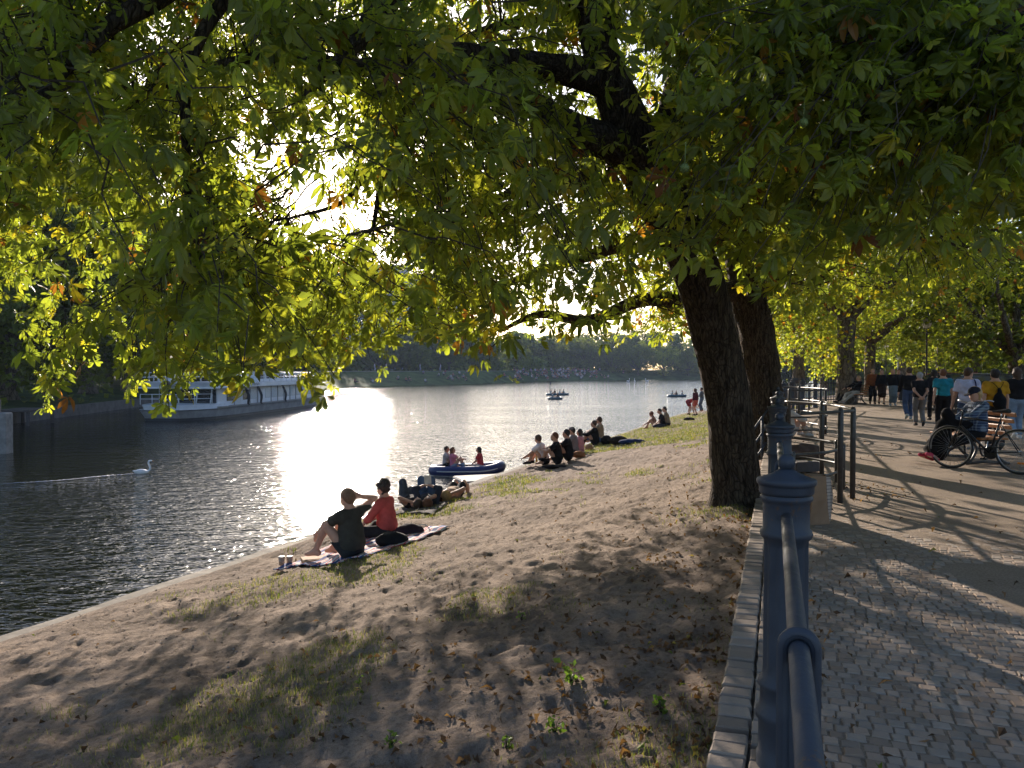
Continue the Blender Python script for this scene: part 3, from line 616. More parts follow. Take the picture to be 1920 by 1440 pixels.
# ---------------------------------------------------------------- the wood that closes the view beyond the named trees
def wood(name, pts, n, seed, label, lm=None):
    """pts: (x, y, z0, height, half depth) stations; leaves fill rounded clumps along them"""
    r = np.random.default_rng(seed); pts = np.array(pts, float); d = np.concatenate([[0], np.cumsum(np.hypot(np.diff(pts[:, 0]), np.diff(pts[:, 1])))])
    m = int(d[-1]/1.5); q = r.uniform(0, d[-1], m); I = lambda k: np.interp(q, d, pts[:, k])
    R = r.uniform(2.5, 5.0, m); hh = I(3)*r.uniform(0.15, 1.0, m)-R*0.6; cx = I(0)+r.normal(0, 1, m)*I(4); cy_ = I(1)+r.normal(0, 1, m)*I(4); cz = I(2)+np.maximum(hh, 1.0)
    k = r.integers(0, m, n); g = r.normal(0, 1, (n, 3)); g /= np.linalg.norm(g, axis=1)[:, None]; g *= (r.random(n)**0.3)[:, None]*R[k][:, None]
    pos = np.stack([cx[k], cy_[k], cz[k]], 1)+g*np.array([1.1, 1.1, 0.85]); cw = leafcols(n, r, [6, 5, 2, .3, 0, 0, 0])*(0.7+0.6*r.random(m)[k])[:, None]
    Rm = frames(n, r, 0.4); V = np.einsum('vk,nkj->nvj', SV, Rm)*r.uniform(1.0, 1.8, n)[:, None, None]+pos[:, None]
    obj(name, V.reshape(-1, 3), (ST[None]+np.arange(n)[:, None, None]*5).reshape(-1, 3), lm or M_leaf2, None, col=np.repeat(cw, 5, 0), kind='stuff', label=label)
E_ = []
for px in range(-200, 1401, 50):
    if px < 560: Y_ = 95+(px+200)*0.12; x, y, z = (px-960)/1480*Y_-8, Y_+8, 0
    else: x, y, z = far_pt(px, 44 if px < 1120 else 24)
    E_.append((x, y, z, 13 if px < 1100 else 15, 4))
wood('far_woods', E_, 75000, 8, 'dark wood closing the view behind the far bank', M_leaf3)
E_ = [((px-960)/1480*Y_, Y_, 0, 13, 4) for px, Y_ in ((1400, 190), (1500, 170), (1600, 160), (1700, 140), (1800, 120), (1900, 100), (2050, 80))]
wood('street_woods', E_, 40000, 9, 'green mass of trees closing the view behind the street')
# ================================================================ smooth bodies: distance fields turned into one surface
class SDF:
    def __init__(s, h): s.h = h; s.p = []
    def cone(s, a, b, ra, rb, k=0.03, cut=None): s.p.append(('c', Vector(a), Vector(b), ra, rb, k, cut)); return s
    def ell(s, c, r, R=None, k=0.03, cut=None): s.p.append(('e', Vector(c), r, R, k, cut)); return s
    def mesh(s, name, mat, parent=None, cuts=None, wob=0.0, **kw):
        h = s.h; lo = np.full(3, 1e9); hi = -lo
        for q in s.p:
            if q[0] == 'c':
                for c, r in ((q[1], q[3]), (q[2], q[4])): lo = np.minimum(lo, np.array(c)-r); hi = np.maximum(hi, np.array(c)+r)
            else: m = max(q[2]); lo = np.minimum(lo, np.array(q[1])-m); hi = np.maximum(hi, np.array(q[1])+m)
        lo -= 3*h; hi += 3*h; n = np.ceil((hi-lo)/h).astype(int)+1; D = np.full(n, 1.0, np.float32)
        for q in s.p:
            if q[0] == 'c': a, b, ra, rb, k, cut = np.array(q[1]), np.array(q[2]), q[3], q[4], q[5], q[6]; l0 = np.minimum(a-ra, b-rb); h0 = np.maximum(a+ra, b+rb)
            else: c, r, R, k, cut = np.array(q[1]), np.array(q[2]), q[3], q[4], q[5]; m = max(r); l0 = c-m; h0 = c+m
            i0 = np.maximum(0, np.floor((l0-k-2.5*h-lo)/h).astype(int)); i1 = np.minimum(n, np.ceil((h0+k+2.5*h-lo)/h).astype(int)+1)
            g = [lo[j]+h*np.arange(i0[j], i1[j]) for j in range(3)]; X, Y, Z = np.meshgrid(*g, indexing='ij', sparse=True)
            if q[0] == 'c':
                ab = b-a; L2 = max(1e-9, ab@ab); t = np.clip(((X-a[0])*ab[0]+(Y-a[1])*ab[1]+(Z-a[2])*ab[2])/L2, 0, 1)
                d = np.sqrt((X-a[0]-t*ab[0])**2+(Y-a[1]-t*ab[1])**2+(Z-a[2]-t*ab[2])**2)-(ra+(rb-ra)*t)
            else:
                x, y, z = X-c[0], Y-c[1], Z-c[2]
                if R is not None:
                    M = np.array(R); x, y, z = x*M[0][0]+y*M[1][0]+z*M[2][0], x*M[0][1]+y*M[1][1]+z*M[2][1], x*M[0][2]+y*M[1][2]+z*M[2][2]
                k0 = np.sqrt((x/r[0])**2+(y/r[1])**2+(z/r[2])**2)+1e-9; k1 = np.sqrt((x/r[0]**2)**2+(y/r[1]**2)**2+(z/r[2]**2)**2)+1e-9; d = k0*(k0-1)/k1
            for cp, cn in (cut or []): d = np.maximum(d, (X-cp[0])*cn[0]+(Y-cp[1])*cn[1]+(Z-cp[2])*cn[2])
            sl = tuple(slice(i0[j], i1[j]) for j in range(3)); o = D[sl]; kk = max(k, 1e-5); e = np.clip(0.5+0.5*(o-d)/kk, 0, 1); D[sl] = o*(1-e)+d*e-kk*e*(1-e)
        G_ = [lo[j]+h*np.arange(n[j]) for j in range(3)]; X, Y, Z = np.meshgrid(*G_, indexing='ij', sparse=True)
        for cp, cn in (cuts or []): D = np.maximum(D, (X-cp[0])*cn[0]+(Y-cp[1])*cn[1]+(Z-cp[2])*cn[2])
        if wob: D = D+(np.sin(X*17+Z*23+Y*9)*np.sin(Y*15-Z*29+X*5)*wob*1.6+np.sin(X*31+Z*19)*np.sin(Y*27-Z*23)*wob+np.sin(X*13-Y*17+Z*41)*wob).astype(np.float32)
        ins = D < 0; n1 = n-1; cnt = np.zeros(n1, np.float32); acc = np.zeros((*n1, 3), np.float32)
        sl = lambda d: tuple(slice(d[j], d[j]+n1[j]) for j in range(3))
        cor = [(a, b, c) for a in (0, 1) for b in (0, 1) for c in (0, 1)]
        for c0 in cor:
            for ax_ in range(3):
                if c0[ax_]: continue
                c1 = list(c0); c1[ax_] = 1; a, b = D[sl(c0)], D[sl(c1)]; x = ins[sl(c0)] != ins[sl(c1)]; t = np.where(x, a/(a-b+1e-12), 0)
                cnt += x
                for j in range(3): acc[..., j] += np.where(x, c0[j]+(t if j == ax_ else 0), 0)
        act = cnt > 0; idx = np.full(n1, -1, np.int64); idx[act] = np.arange(act.sum()); ijk = np.argwhere(act)
        V = (ijk+acc[act]/cnt[act][:, None])*h+lo; F = []
        for ax_ in range(3):
            u, v = [(1, 2), (2, 0), (0, 1)][ax_]; a = [slice(1, n1[j]) for j in range(3)]; a[ax_] = slice(0, n1[ax_]); b = list(a); b[ax_] = slice(1, n[ax_])
            A, B = ins[tuple(a)], ins[tuple(b)]; x = A != B; w_ = np.argwhere(x)+np.array([0 if j == ax_ else 1 for j in range(3)]); fl = A[x]
            du = np.zeros(3, int); du[u] = 1; dv = np.zeros(3, int); dv[v] = 1; g = lambda o: idx[tuple((w_-o).T)]
            q = np.stack([g(du+dv), g(dv), g(0*du), g(du)], 1); q[~fl] = q[~fl][:, ::-1]; F.append(q)
        return obj(name, V, np.concatenate(F), mat, parent, smooth=True, **kw)
# ---------------------------------------------------------------- people
SKIN = {'fair': (0.48, 0.27, 0.19), 'tan': (0.36, 0.20, 0.13), 'pale': (0.55, 0.36, 0.28)}
HAIR = {'chestnut': (0.17, 0.095, 0.055), 'brown': (0.06, 0.032, 0.018), 'dark': (0.022, 0.015, 0.012), 'blond': (0.42, 0.26, 0.11), 'auburn': (0.14, 0.05, 0.02), 'grey': (0.32, 0.31, 0.30)}
def skinmat(k): return plain('skin_'+k, SKIN[k], 0.55, 0, 0.08, 12, 0, 0.35)
def hairmat(k): return plain('hair_'+k, HAIR[k], 0.6, 0, 0.35, 60, 0.006, 0.4)
def ik(a, b, l1, l2, hint):
    a, b = Vector(a), Vector(b); d = b-a; L = min(d.length, (l1+l2)*0.995); u = d.normalized(); b = a+u*L
    x = (l1*l1-l2*l2+L*L)/(2*L); y = math.sqrt(max(0, l1*l1-x*x)); h = Vector(hint); h = h-u*h.dot(u); h = h.normalized() if h.length > 1e-5 else u.orthogonal()
    return a+u*x+h*y, b
def person(label, loc, rz, pose, look, h=0.014, group=None, sc=1.0):
    """pose: joint targets in the person's own frame (faces +Y, x to the right). look: clothing"""
    pel = Vector(pose['pel']); up = Vector(pose.get('lean', (0, 0, 1))).normalized(); tw = pose.get('turn', 0.0)
    side = Vector((math.cos(tw), math.sin(tw), 0)); side = (side-up*side.dot(up)).normalized(); fw = up.cross(side)
    bu = Vector(pose.get('up0', (0, 0, 1) if 'up0' not in pose else pose['up0'])).normalized()
    hs = Vector(pose.get('hipside', (1, 0, 0))).normalized()
    TL = 0.50; neck = pel+up*TL; fem = look.get('fem', 0); shw = 0.150 if fem else 0.172
    hd = Vector(pose.get('head', (0, 1, 0))).normalized(); hup = Vector(pose.get('hup', (0, 0, 1))); hup = (hup-hd*hup.dot(hd)).normalized(); hx = hd.cross(hup)
    nk = (up*0.7+hup*0.3).normalized(); hc = neck+nk*0.055+hup*0.098+hd*0.03
    Rb = Matrix((side, fw, up)).transposed(); Rh = Matrix((hx, hd, hup)).transposed()
    hip = [pel+hs*sx*0.095-bu*0.02 for sx in (-1, 1)]; sh = [neck+side*sx*shw-up*0.065 for sx in (-1, 1)]
    kn, an, el, wr = [], [], [], []
    for i in range(2):
        k_, a_ = ik(hip[i], pose['ank'][i], 0.44, 0.42, pose['kh'][i]); kn.append(k_); an.append(a_)
        e_, w_ = ik(sh[i], pose['wr'][i], 0.29, 0.25, pose['eh'][i]); el.append(e_); wr.append(w_)
    fd = [Vector(f).normalized() for f in pose.get('foot', [(0, 1, -0.1)]*2)]
    b = SDF(h); mn = max(0.009, 0.62*h)
    b.ell(pel+up*0.03, (0.155, 0.115, 0.135), Rb, 0.04).ell(pel+up*0.19, (0.128 if fem else 0.138, 0.10, 0.16), Rb, 0.05).ell(pel+up*0.345, (0.15 if fem else 0.168, 0.112, 0.155), Rb, 0.05)
    b.cone(sh[0], sh[1], 0.058, 0.058, 0.04).cone(sh[0]+(neck-sh[0])*0.15, neck+nk*0.03, 0.05, 0.05, 0.05).cone(sh[1]+(neck-sh[1])*0.15, neck+nk*0.03, 0.05, 0.05, 0.05).cone(neck-up*0.03, neck+nk*0.08, 0.060, 0.056, 0.03)
    b.ell(hc, (0.081, 0.102, 0.112), Rh, 0.02).ell(hc+hd*0.03-hup*0.058, (0.056, 0.066, 0.06), Rh, 0.03).cone(hc+hd*0.093+hup*0.008, hc+hd*0.112-hup*0.028, 0.008, 0.013, 0.012)
    b.ell(hc+hd*0.075+hup*0.03, (0.055, 0.022, 0.012), Rh, 0.015).cone(hc+hd*0.094-hup*0.055-hx*0.018, hc+hd*0.094-hup*0.055+hx*0.018, 0.008, 0.008, 0.008)
    for sx in (-1, 1): b.ell(hc+hx*sx*0.082-hup*0.005-hd*0.005, (0.010, 0.02, 0.032), Rh, 0.008)
    for i in range(2):
        b.cone(hip[i], kn[i], 0.088, 0.056, 0.03).cone(kn[i], an[i], 0.054, 0.036, 0.02).ell(kn[i]*0.7+an[i]*0.3+(kn[i]-an[i]).normalized().cross(Vector((1, 0, 0)))*0.012, (0.053, 0.053, 0.053), None, 0.05)
        hl = an[i]-fd[i]*0.045-Vector((0, 0, 0.028)) if fd[i].z > -0.6 else an[i]
        b.cone(an[i], hl, 0.036, 0.032, 0.03).cone(hl, an[i]+fd[i]*0.14-Vector((0, 0, 0.04)) if fd[i].z > -0.6 else an[i]+fd[i]*0.15, 0.034, 0.026, 0.03).cone(an[i]+fd[i]*0.02, an[i]+fd[i]*0.10-Vector((0, 0, 0.03)), 0.033, 0.022, 0.03)
        b.cone(sh[i], el[i], 0.05, 0.038, 0.03).cone(el[i], wr[i], 0.038, 0.027, 0.02)
        # hand: palm, four bent fingers, thumb from the side of the palm
        f = Vector(pose.get('hand', [None, None])[i] or (wr[i]-el[i])).normalized(); pn = Vector(pose.get('palm', [(0, 0, -1)]*2)[i]); pn = (pn-f*pn.dot(f)); pn = pn.normalized() if pn.length > 1e-4 else f.orthogonal().normalized(); ps = f.cross(pn)*(1 if i else -1)
        pc = wr[i]+f*0.045; b.cone(wr[i], wr[i]+f*0.02, 0.026, 0.026, 0.015)
        b.ell(pc, (0.038, 0.046, 0.017), Matrix((ps, f, pn)).transposed(), 0.012)
        cl = pose.get('curl', 0.5)
        for m, (ox, ln) in enumerate(((0.027, 0.072), (0.009, 0.08), (-0.010, 0.075), (-0.028, 0.06))):
            r0 = wr[i]+f*0.082+ps*ox; c_ = cl*(0.8+0.12*m); p1 = r0+(f*math.cos(c_*0.6)+pn*math.sin(c_*0.6))*ln*0.5; p2 = p1+(f*math.cos(c_*1.6)+pn*math.sin(c_*1.6))*ln*0.5
            b.cone(r0, p1, mn, mn*0.95, 0.004).cone(p1, p2, mn*0.95, mn*0.8, 0.003)
        t0 = wr[i]+f*0.03+ps*0.03; t1 = t0+(f*0.6+ps*0.7+pn*0.3).normalized()*0.035; b.cone(t0, t1, mn*1.25, mn*1.05, 0.008).cone(t1, t1+(f*0.9+pn*0.4).normalized()*0.03, mn*1.05, mn*0.85, 0.003)
    root = b.mesh('person', skinmat(look.get('skin', 'fair'))); root.location = loc; root.rotation_euler = (0, 0, rz); root.scale = (sc,)*3
    put(root, None, label, 'person', group); HEAD = (hc, hd, hup, hx, Rh)
    # eyes
    if h < 0.012:
        e = MB(); [e.ball(hc+hd*0.088+hup*0.008+hx*sx*0.03, 0.010, 8) for sx in (-1, 1)]; e.build('eyes', plain('eye', (0.03, 0.02, 0.015), 0.2), root)
    # shirt
    top = look.get('top')
    if top:
        lng = look.get('hem', -0.02); t = SDF(h); g = 0.014+h*0.25; loose = look.get('loose', 0.0)
        t.cone(sh[0]+(neck-sh[0])*0.15, neck-up*0.01, 0.056, 0.06, 0.05).cone(sh[1]+(neck-sh[1])*0.15, neck-up*0.01, 0.056, 0.06, 0.05).ell(pel+up*0.19, (0.145+g+loose, 0.108+g+loose, 0.20), Rb, 0.05).ell(pel+up*0.345, (0.165+g if not fem else 0.15+g, 0.113+g, 0.16), Rb, 0.05).cone(sh[0], sh[1], 0.057+g, 0.057+g, 0.04).ell(pel+up*0.06, (0.158+g+loose, 0.118+g+loose, 0.15), Rb, 0.05)
        t.cone(neck-up*0.05, neck+nk*0.015, 0.066+g, 0.062, 0.03)
        sl_ = look.get('sleeve', 'short')
        for i in range(2):
            if sl_ == 'none': continue
            d = (el[i]-sh[i]).normalized(); c_ = sh[i]+d*0.19
            if sl_ == 'short': t.cone(sh[i], sh[i]+d*0.22, 0.055+g, 0.056+g, 0.03, [(c_, d)])
            else:
                d2 = (wr[i]-el[i]).normalized(); e_ = wr[i]-d2*(0.01 if sl_ == 'long' else 0.12)
                t.cone(sh[i], el[i], 0.054+g, 0.044+g, 0.03).cone(el[i], e_+d2*0.05, 0.045+g, 0.032+g, 0.02, [(e_, d2)])
        cuts = [(pel+up*lng, -up), (neck+nk*0.028, nk)]
        t.mesh('shirt', top if not isinstance(top, tuple) else cloth('%02x%02x%02x' % tuple(int(min(1, c)*255) for c in top), top), root, cuts, 0.0022+look.get('wrk', 0))
    bot = look.get('bot')
    if bot:
        col_, kind = bot[0], bot[1]; t = SDF(h); g = 0.012+h*0.2; m = cloth('%02x%02x%02x' % tuple(int(min(1, c)*255) for c in col_), col_)
        if kind == 'skirt':
            e_ = (an[0]+an[1])/2; kk = (kn[0]+kn[1])/2; fr = bot[2] if len(bot) > 2 else 0.6
            e2 = kk*(1-fr)+e_*fr; t.ell(pel+up*0.03, (0.165+g, 0.125+g, 0.14), Rb, 0.04).cone(pel, kk, 0.15, 0.16, 0.05).cone(kk, e2, 0.16, 0.17, 0.05, [(e2, (e_-kk).normalized())]).cone(hip[0], kn[0], 0.1, 0.09, 0.03).cone(hip[1], kn[1], 0.1, 0.09, 0.03)
        else:
            t.ell(pel+up*0.03, (0.157+g, 0.117+g, 0.137), Rb, 0.04)
            for i in range(2):
                d = (kn[i]-hip[i]).normalized()
                if kind == 'shorts': c_ = hip[i]+d*0.30; t.cone(hip[i], hip[i]+d*0.33, 0.092+g, 0.078+g, 0.03, [(c_, d)])
                else:
                    d2 = (an[i]-kn[i]).normalized(); e_ = an[i]-d2*0.03; t.cone(hip[i], kn[i], 0.09+g, 0.062+g, 0.03).cone(kn[i], e_+d2*0.06, 0.060+g, 0.048+g, 0.02, [(e_, d2)])
        t.mesh({'skirt': 'skirt', 'shorts': 'shorts'}.get(kind, 'trousers'), m, root, [(pel+up*0.11, up)] if kind != 'skirt' else [(pel+up*0.11, up)], 0.0018)
    sh_c = look.get('shoe')
    if sh_c:
        m = cloth('shoe%02x%02x%02x' % tuple(int(min(1, c)*255) for c in sh_c), sh_c)
        for i in range(2):
            dz = Vector((0, 0, 0.04)); t = SDF(h); hl = an[i]-fd[i]*0.045-dz*0.7; t.cone(an[i]-dz*0.3, hl, 0.042, 0.04, 0.02).cone(hl, an[i]+fd[i]*0.15-dz, 0.041, 0.032, 0.03).cone(an[i]-dz*0.2, an[i]+fd[i]*0.1-dz*0.8, 0.04, 0.03, 0.03); t.mesh('shoe', m, root)
    # hair
    hr = look.get('hair', ('brown', 'short')); hm = hairmat(hr[0]); t = SDF(h)
    face = [(hc+hd*0.035+hup*0.045, (hd*0.75-hup*0.65).normalized())]
    if hr[1] != 'none':
        t.ell(hc-hd*0.008+hup*0.014, (0.096, 0.114, 0.121), Rh, 0.01, face)
        if hr[1] in ('long', 'bob'):
            L_ = 0.30 if hr[1] == 'long' else 0.13; t.cone(hc-hd*0.045, hc-hd*0.07-Vector((0, 0, L_)), 0.085, 0.05, 0.03)
            for sx in (-1, 1): t.cone(hc+hx*sx*0.06-hd*0.02, hc+hx*sx*0.065-hd*0.03-Vector((0, 0, L_*0.75)), 0.038, 0.025, 0.03)
        if hr[1] == 'bun': t.ell(hc-hd*0.075+hup*0.085, (0.045, 0.045, 0.04), Rh, 0.015)
        if hr[1] == 'pony': t.cone(hc-hd*0.10+hup*0.03, hc-hd*0.13-hup*0.16, 0.03, 0.015, 0.01)
        if hr[1] == 'curly':
            rr = random.Random(4)
            for q in range(46):
                d = Vector((rr.gauss(0, 1), rr.gauss(-0.5, 0.8), rr.gauss(0.7, 0.8))).normalized(); t.ell(hc+hx*d.x*0.09+hd*(d.y*0.105-0.012)+hup*(d.z*0.125+0.02), (0.030, 0.030, 0.030), None, 0.006)
        t.mesh('hair', hm, root, None, 0.003)
    if look.get('beard'):
        t = SDF(h); t.ell(hc+hd*0.045-hup*0.075, (0.058, 0.06, 0.045), Rh, 0.02, [(hc-hup*0.035, hup)]); t.mesh('beard', hm, root)
    if look.get('cap'):
        m = cloth('cap%02x' % int(look['cap'][2]*255), look['cap']); t = SDF(h); t.ell(hc+hup*0.035, (0.095, 0.108, 0.10), Rh, 0.01, [(hc+hup*0.035, -hup)]).ell(hc+hup*0.042+hd*0.13, (0.07, 0.085, 0.010), Rh, 0.01); t.mesh('cap', m, root)
    if look.get('glasses'):
        k = MB()
        for sx in (-1, 1):
            c_ = hc+hd*0.104+hup*0.01+hx*sx*0.033; k.tube([c_+(hx*math.cos(a)*0.026+hup*math.sin(a)*0.02) for a in np.linspace(0, 6.283, 13)], 0.003, 5); k.tube([c_+hx*sx*0.026, hc+hx*sx*0.083+hup*0.012-hd*0.01], 0.0028, 5)
        k.build('glasses', plain('black_plastic', (0.012, 0.012, 0.014), 0.3), root)
    root['_j'] = 0; del root['_j']
    return root, dict(pel=pel, neck=neck, up=up, fw=fw, side=side, sh=sh, kn=kn, an=an, wr=wr, hc=hc, el=el)
# poses (own frame, +Y ahead)
def stand(ph=0.0, st_=0.16, arms='down', lean=(0, 0.03, 1), tall=0.93):
    s_ = math.sin(ph)*st_
    p = dict(pel=(0, 0, tall-abs(s_)*0.10), lean=lean, ank=[(-0.09, s_, 0.085+max(0, -s_)*0.5), (0.09, -s_, 0.085+max(0, s_)*0.5)], kh=[(0, 1, 0)]*2, eh=[(-0.5, -1, 0), (0.5, -1, 0)],
             wr=[(-0.27, -s_*1.1+0.03, tall-0.10), (0.27, s_*1.1+0.03, tall-0.10)], palm=[(1, 0, 0), (-1, 0, 0)], foot=[(-0.1, 1, -0.1 if s_ >= 0 else -0.5), (0.1, 1, -0.1 if s_ <= 0 else -0.5)])
    if arms == 'back': p.update(wr=[(-0.03, -0.20, tall+0.0), (0.05, -0.21, tall-0.02)], eh=[(-1, -0.3, 0), (1, -0.3, 0)], hand=[(1, -0.1, -0.5), (-1, -0.1, -0.5)], palm=[(0, 1, 0)]*2)
    if arms == 'front': p.update(wr=[(-0.08, 0.25, tall+0.18), (0.08, 0.25, tall+0.18)], eh=[(-1, -0.6, -0.3), (1, -0.6, -0.3)])
    return p
def sit(kind='knees', lean=(0, -0.08, 1), head=(0, 1, 0), turn=0.0, hup=(0, 0, 1)):
    p = dict(pel=(0, 0, 0.115), lean=lean, head=head, turn=turn, kh=[(-0.1, 0, 1), (0.1, 0, 1)], ank=[(-0.12, 0.46, 0.07), (0.12, 0.46, 0.07)], eh=[(-1, -0.2, -0.4), (1, -0.2, -0.4)],
             wr=[(-0.10, 0.42, 0.40), (0.10, 0.42, 0.40)], foot=[(-0.15, 1, -0.1), (0.15, 1, -0.1)], hup=hup)
    if kind == 'cross': p.update(ank=[(0.10, 0.26, 0.055), (-0.12, 0.33, 0.055)], kh=[(-1, 0.5, 0.1), (1, 0.5, 0.1)], foot=[(1, 0.3, -0.1), (-1, 0.3, -0.1)], wr=[(-0.15, 0.32, 0.20), (0.15, 0.32, 0.20)])
    if kind == 'legs': p.update(ank=[(-0.10, 0.85, 0.06), (0.08, 0.84, 0.07)], kh=[(0, 0, 1)]*2, foot=[(-0.3, 0.4, 0.8), (0.3, 0.4, 0.8)], wr=[(-0.12, 0.35, 0.22), (0.14, 0.33, 0.24)])
    if kind == 'reach': p.update(wr=[(-0.18, 0.60, 0.18), (0.10, 0.55, 0.20)], eh=[(-0.5, -0.5, -0.6), (0.5, -0.3, -1)])
    return p
# ================================================================ railing along the kerb
M_iron, b = newmat('grey_blue_iron_paint')
_f = noise(M_iron, 9, 5, 0.65); _g = noise(M_iron, 42, 5, 0.75); _h = noise(M_iron, 2.2, 3, 0.6)
_c = ramp(M_iron, _f, [(0.3, (0.026, 0.032, 0.046)), (0.55, (0.036, 0.044, 0.060)), (0.75, (0.050, 0.057, 0.070))])
_m = nd(M_iron, 'ShaderNodeMath', operation='MULTIPLY'); lk(M_iron, _g, _m.inputs[0]); lk(M_iron, _h, _m.inputs[1])
_k = ramp(M_iron, _m.outputs[0], [(0.34, (0, 0, 0)), (0.37, (1, 1, 1))])
lk(M_iron, mix(M_iron, _k, _c, (0.085, 0.048, 0.030)), b.inputs['Base Color']); lk(M_iron, ramp(M_iron, _f, [(0.3, (0.42, 0.42, 0.42)), (0.7, (0.70, 0.70, 0.70))]), b.inputs['Roughness'])
bump(M_iron, b, _g, 0.7, 0.0025)
M_iron2 = plain('dark_iron_paint', (0.05, 0.045, 0.042), 0.45, 0.2, 0.3, 18, 0.0015, 0.5)
def fence_pt(s):
    """centre line of the railing at distance ahead s"""
    Y = s; return Vector((float(kerb_x(Y))+0.305+0.033-0.008*min(Y, 9), Y, 0))
post_src = None
rail_root = empty('railing', fence_pt(3.13), 0, 'blue grey cast iron railing with ball topped posts running along the promenade kerb', 'railing')
def rail_post(Y, src=None):
    c = fence_pt(Y)-rail_root.location
    if src is not None:
        n = src.copy(); S.collection.objects.link(n); n.parent = rail_root; n.location = c
        for ch in src.children: d = ch.copy(); S.collection.objects.link(d); d.parent = n
        return n
    m = MB(); N = 48; V = []; F = []
    prof = [(.095, -.12), (.095, .06), (.088, .075), (.088, .20), (.098, .215), (.098, .24), (.086, .255), (.082, .33), (.092, .343), (.092, .36), (.079, .372), (.076, .40), (.0755, .42), (.074, .895), (.074, .925), (.084, .937), (.087, .95), (.084, .962), (.077, .972), (.077, 1.07), (.082, 1.08), (.088, 1.09), (.086, 1.098), (.082, 1.102), (.083, 1.11)]
    for r_, z in prof:
        r_ *= 1.16
        for k in range(N):
            f = 0.0 if not (0.41 < z < 0.91) else (0.007 if (k % 4) in (1, 2) else 0.0)
            a = 2*math.pi*k/N; V.append(((r_-f)*math.cos(a), (r_-f)*math.sin(a), z))
    for i in range(len(prof)-1):
        for k in range(N): j = (k+1) % N; F.append((i*N+k, i*N+j, (i+1)*N+j, (i+1)*N+k))
    m.add(V, F, True); p = m.build('post', M_iron, rail_root); p.location = c
    k = MB().lathe([(.095, 1.104), (.103, 1.112), (.105, 1.118), (.105, 1.138), (.107, 1.143), (.112, 1.147), (.1145, 1.152), (.1145, 1.162), (.112, 1.167), (.092, 1.173), (.070, 1.181), (.050, 1.190), (.036, 1.199), (.024, 1.206)], n=40)
    k.build('cap', M_iron, p); MB().ball((0, 0, 1.231), 0.034, 24).build('finial', M_iron, p)
    d = (fence_pt(Y+0.5)-fence_pt(Y-0.5)).normalized(); R = d.to_track_quat('Z', 'Y').to_matrix(); k = MB()   # dark collars where the rails enter
    for z in (1.022-0.0, 0.55):
        pass
    zc = 1.025
    for sg in (-1, 1):
        k = MB(); k.lathe([(0.034, 0), (0.034, 0.012), (0.024, 0.012), (0.024, 0)], d*(sg*0.084)+Vector((0, 0, zc)), 20, R)
        k.build('rail_socket', plain('socket_dark_iron', (0.03, 0.035, 0.045), 0.6), p)
    return p
PY = [0.11, 3.13, 6.15, 9.17, 12.2, 15.2, 18.2, 21.2, 24.2, 27.2, 30.2, 33.2]
src = rail_post(3.13)
for Y in PY:
    if Y != 3.13: rail_post(Y, src)
ZR = 1.025
for i in range(len(PY)-1):
    a, b = fence_pt(PY[i]), fence_pt(PY[i+1]); o = rail_root.location; d = (b-a).normalized()
    n = MB().tube([a+d*0.07+Vector((0, 0, 1.025))-o, (a+b)/2+Vector((0, 0, 1.022))-o, b-d*0.07+Vector((0, 0, 1.025))-o], 0.0215, 18); n.build('top_rail', M_iron, rail_root)
    n = MB().tube([a+d*0.07+Vector((0, 0, 0.46))-o, b-d*0.07+Vector((0, 0, 0.46))-o], 0.017, 12); n.build('lower_rail', M_iron, rail_root)
    c = fence_pt(1.62) if i == 0 else (a+b)/2; sd = Vector((d.y, -d.x, 0)); m = MB(); pts = []
    # intermediate upright: flat bar with a rounded head clasping the rail
    w_, zc = 0.031, 1.025
    for k in range(13): t = math.pi*k/12; pts.append(c+sd*(w_*math.cos(t))+Vector((0, 0, zc+w_*math.sin(t))))
    pts = [c+sd*w_+Vector((0, 0, -0.1))]+pts+[c-sd*w_+Vector((0, 0, -0.1))]
    inner = [c+sd*0.024+Vector((0, 0, -0.1))]+[c+sd*(0.024*math.cos(math.pi*k/12))+Vector((0, 0, zc+0.024*math.sin(math.pi*k/12))) for k in range(13)]+[c-sd*0.024+Vector((0, 0, -0.1))]
    V = []; F = []
    for off in (-0.014, 0.014): V += [p+d*off-o for p in pts]+[p+d*off*0.8-o for p in inner]
    q = len(pts)
    for k in range(q-1):
        F += [(k, k+1, q+k+1, q+k), (2*q+k, 3*q+k, 3*q+k+1, 2*q+k+1), (k, 2*q+k, 2*q+k+1, k+1), (q+k, q+k+1, 3*q+k+1, 3*q+k)]
    m.add(V, F, False); m.box(c-o+Vector((0, 0, 0.45)), (0.046, 0.010, 1.05), Matrix((sd, d, Vector((0, 0, 1)))).transposed())
    m.tube([p-o for p in pts], 0.0140, 8); m.build('upright', M_iron, rail_root)
# ---------------------------------------------------------------- curved guard rails round the steps
def guard(loc, pts, tall, label, low=None):
    root = empty('guard_rail', loc, 0, label, 'guard rail', 'bent steel guard rails on the promenade'); o = Vector(loc)
    sp = spline([Vector(p) for p in pts], 6)
    for z in tall['rails']: MB().tube([p+Vector((0, 0, z))-o for p in sp], 0.019, 8).build('rail', M_iron2, root)
    for k in tall['posts']: p = Vector(pts[k]); MB().tube([p+Vector((0, 0, -0.1))-o, p+Vector((0, 0, tall['h']-0.02))-o, p+Vector((0, 0, tall['h']+0.005))-o], [0.034, 0.034, 0.02], 10).build('post', M_iron2, root)
    return root
g1 = [(3.35, 9.15, 0), (3.98, 9.55, 0), (4.26, 9.85, 0), (4.50, 10.7, 0), (4.62, 11.75, 0), (4.35, 12.6, 0)]
guard((4.2, 10.5, 0), g1, dict(rails=(1.09,), posts=(1, 2, 4), h=1.13), 'nearer tall bent steel guard rail with three posts beside the nearest railing posts')
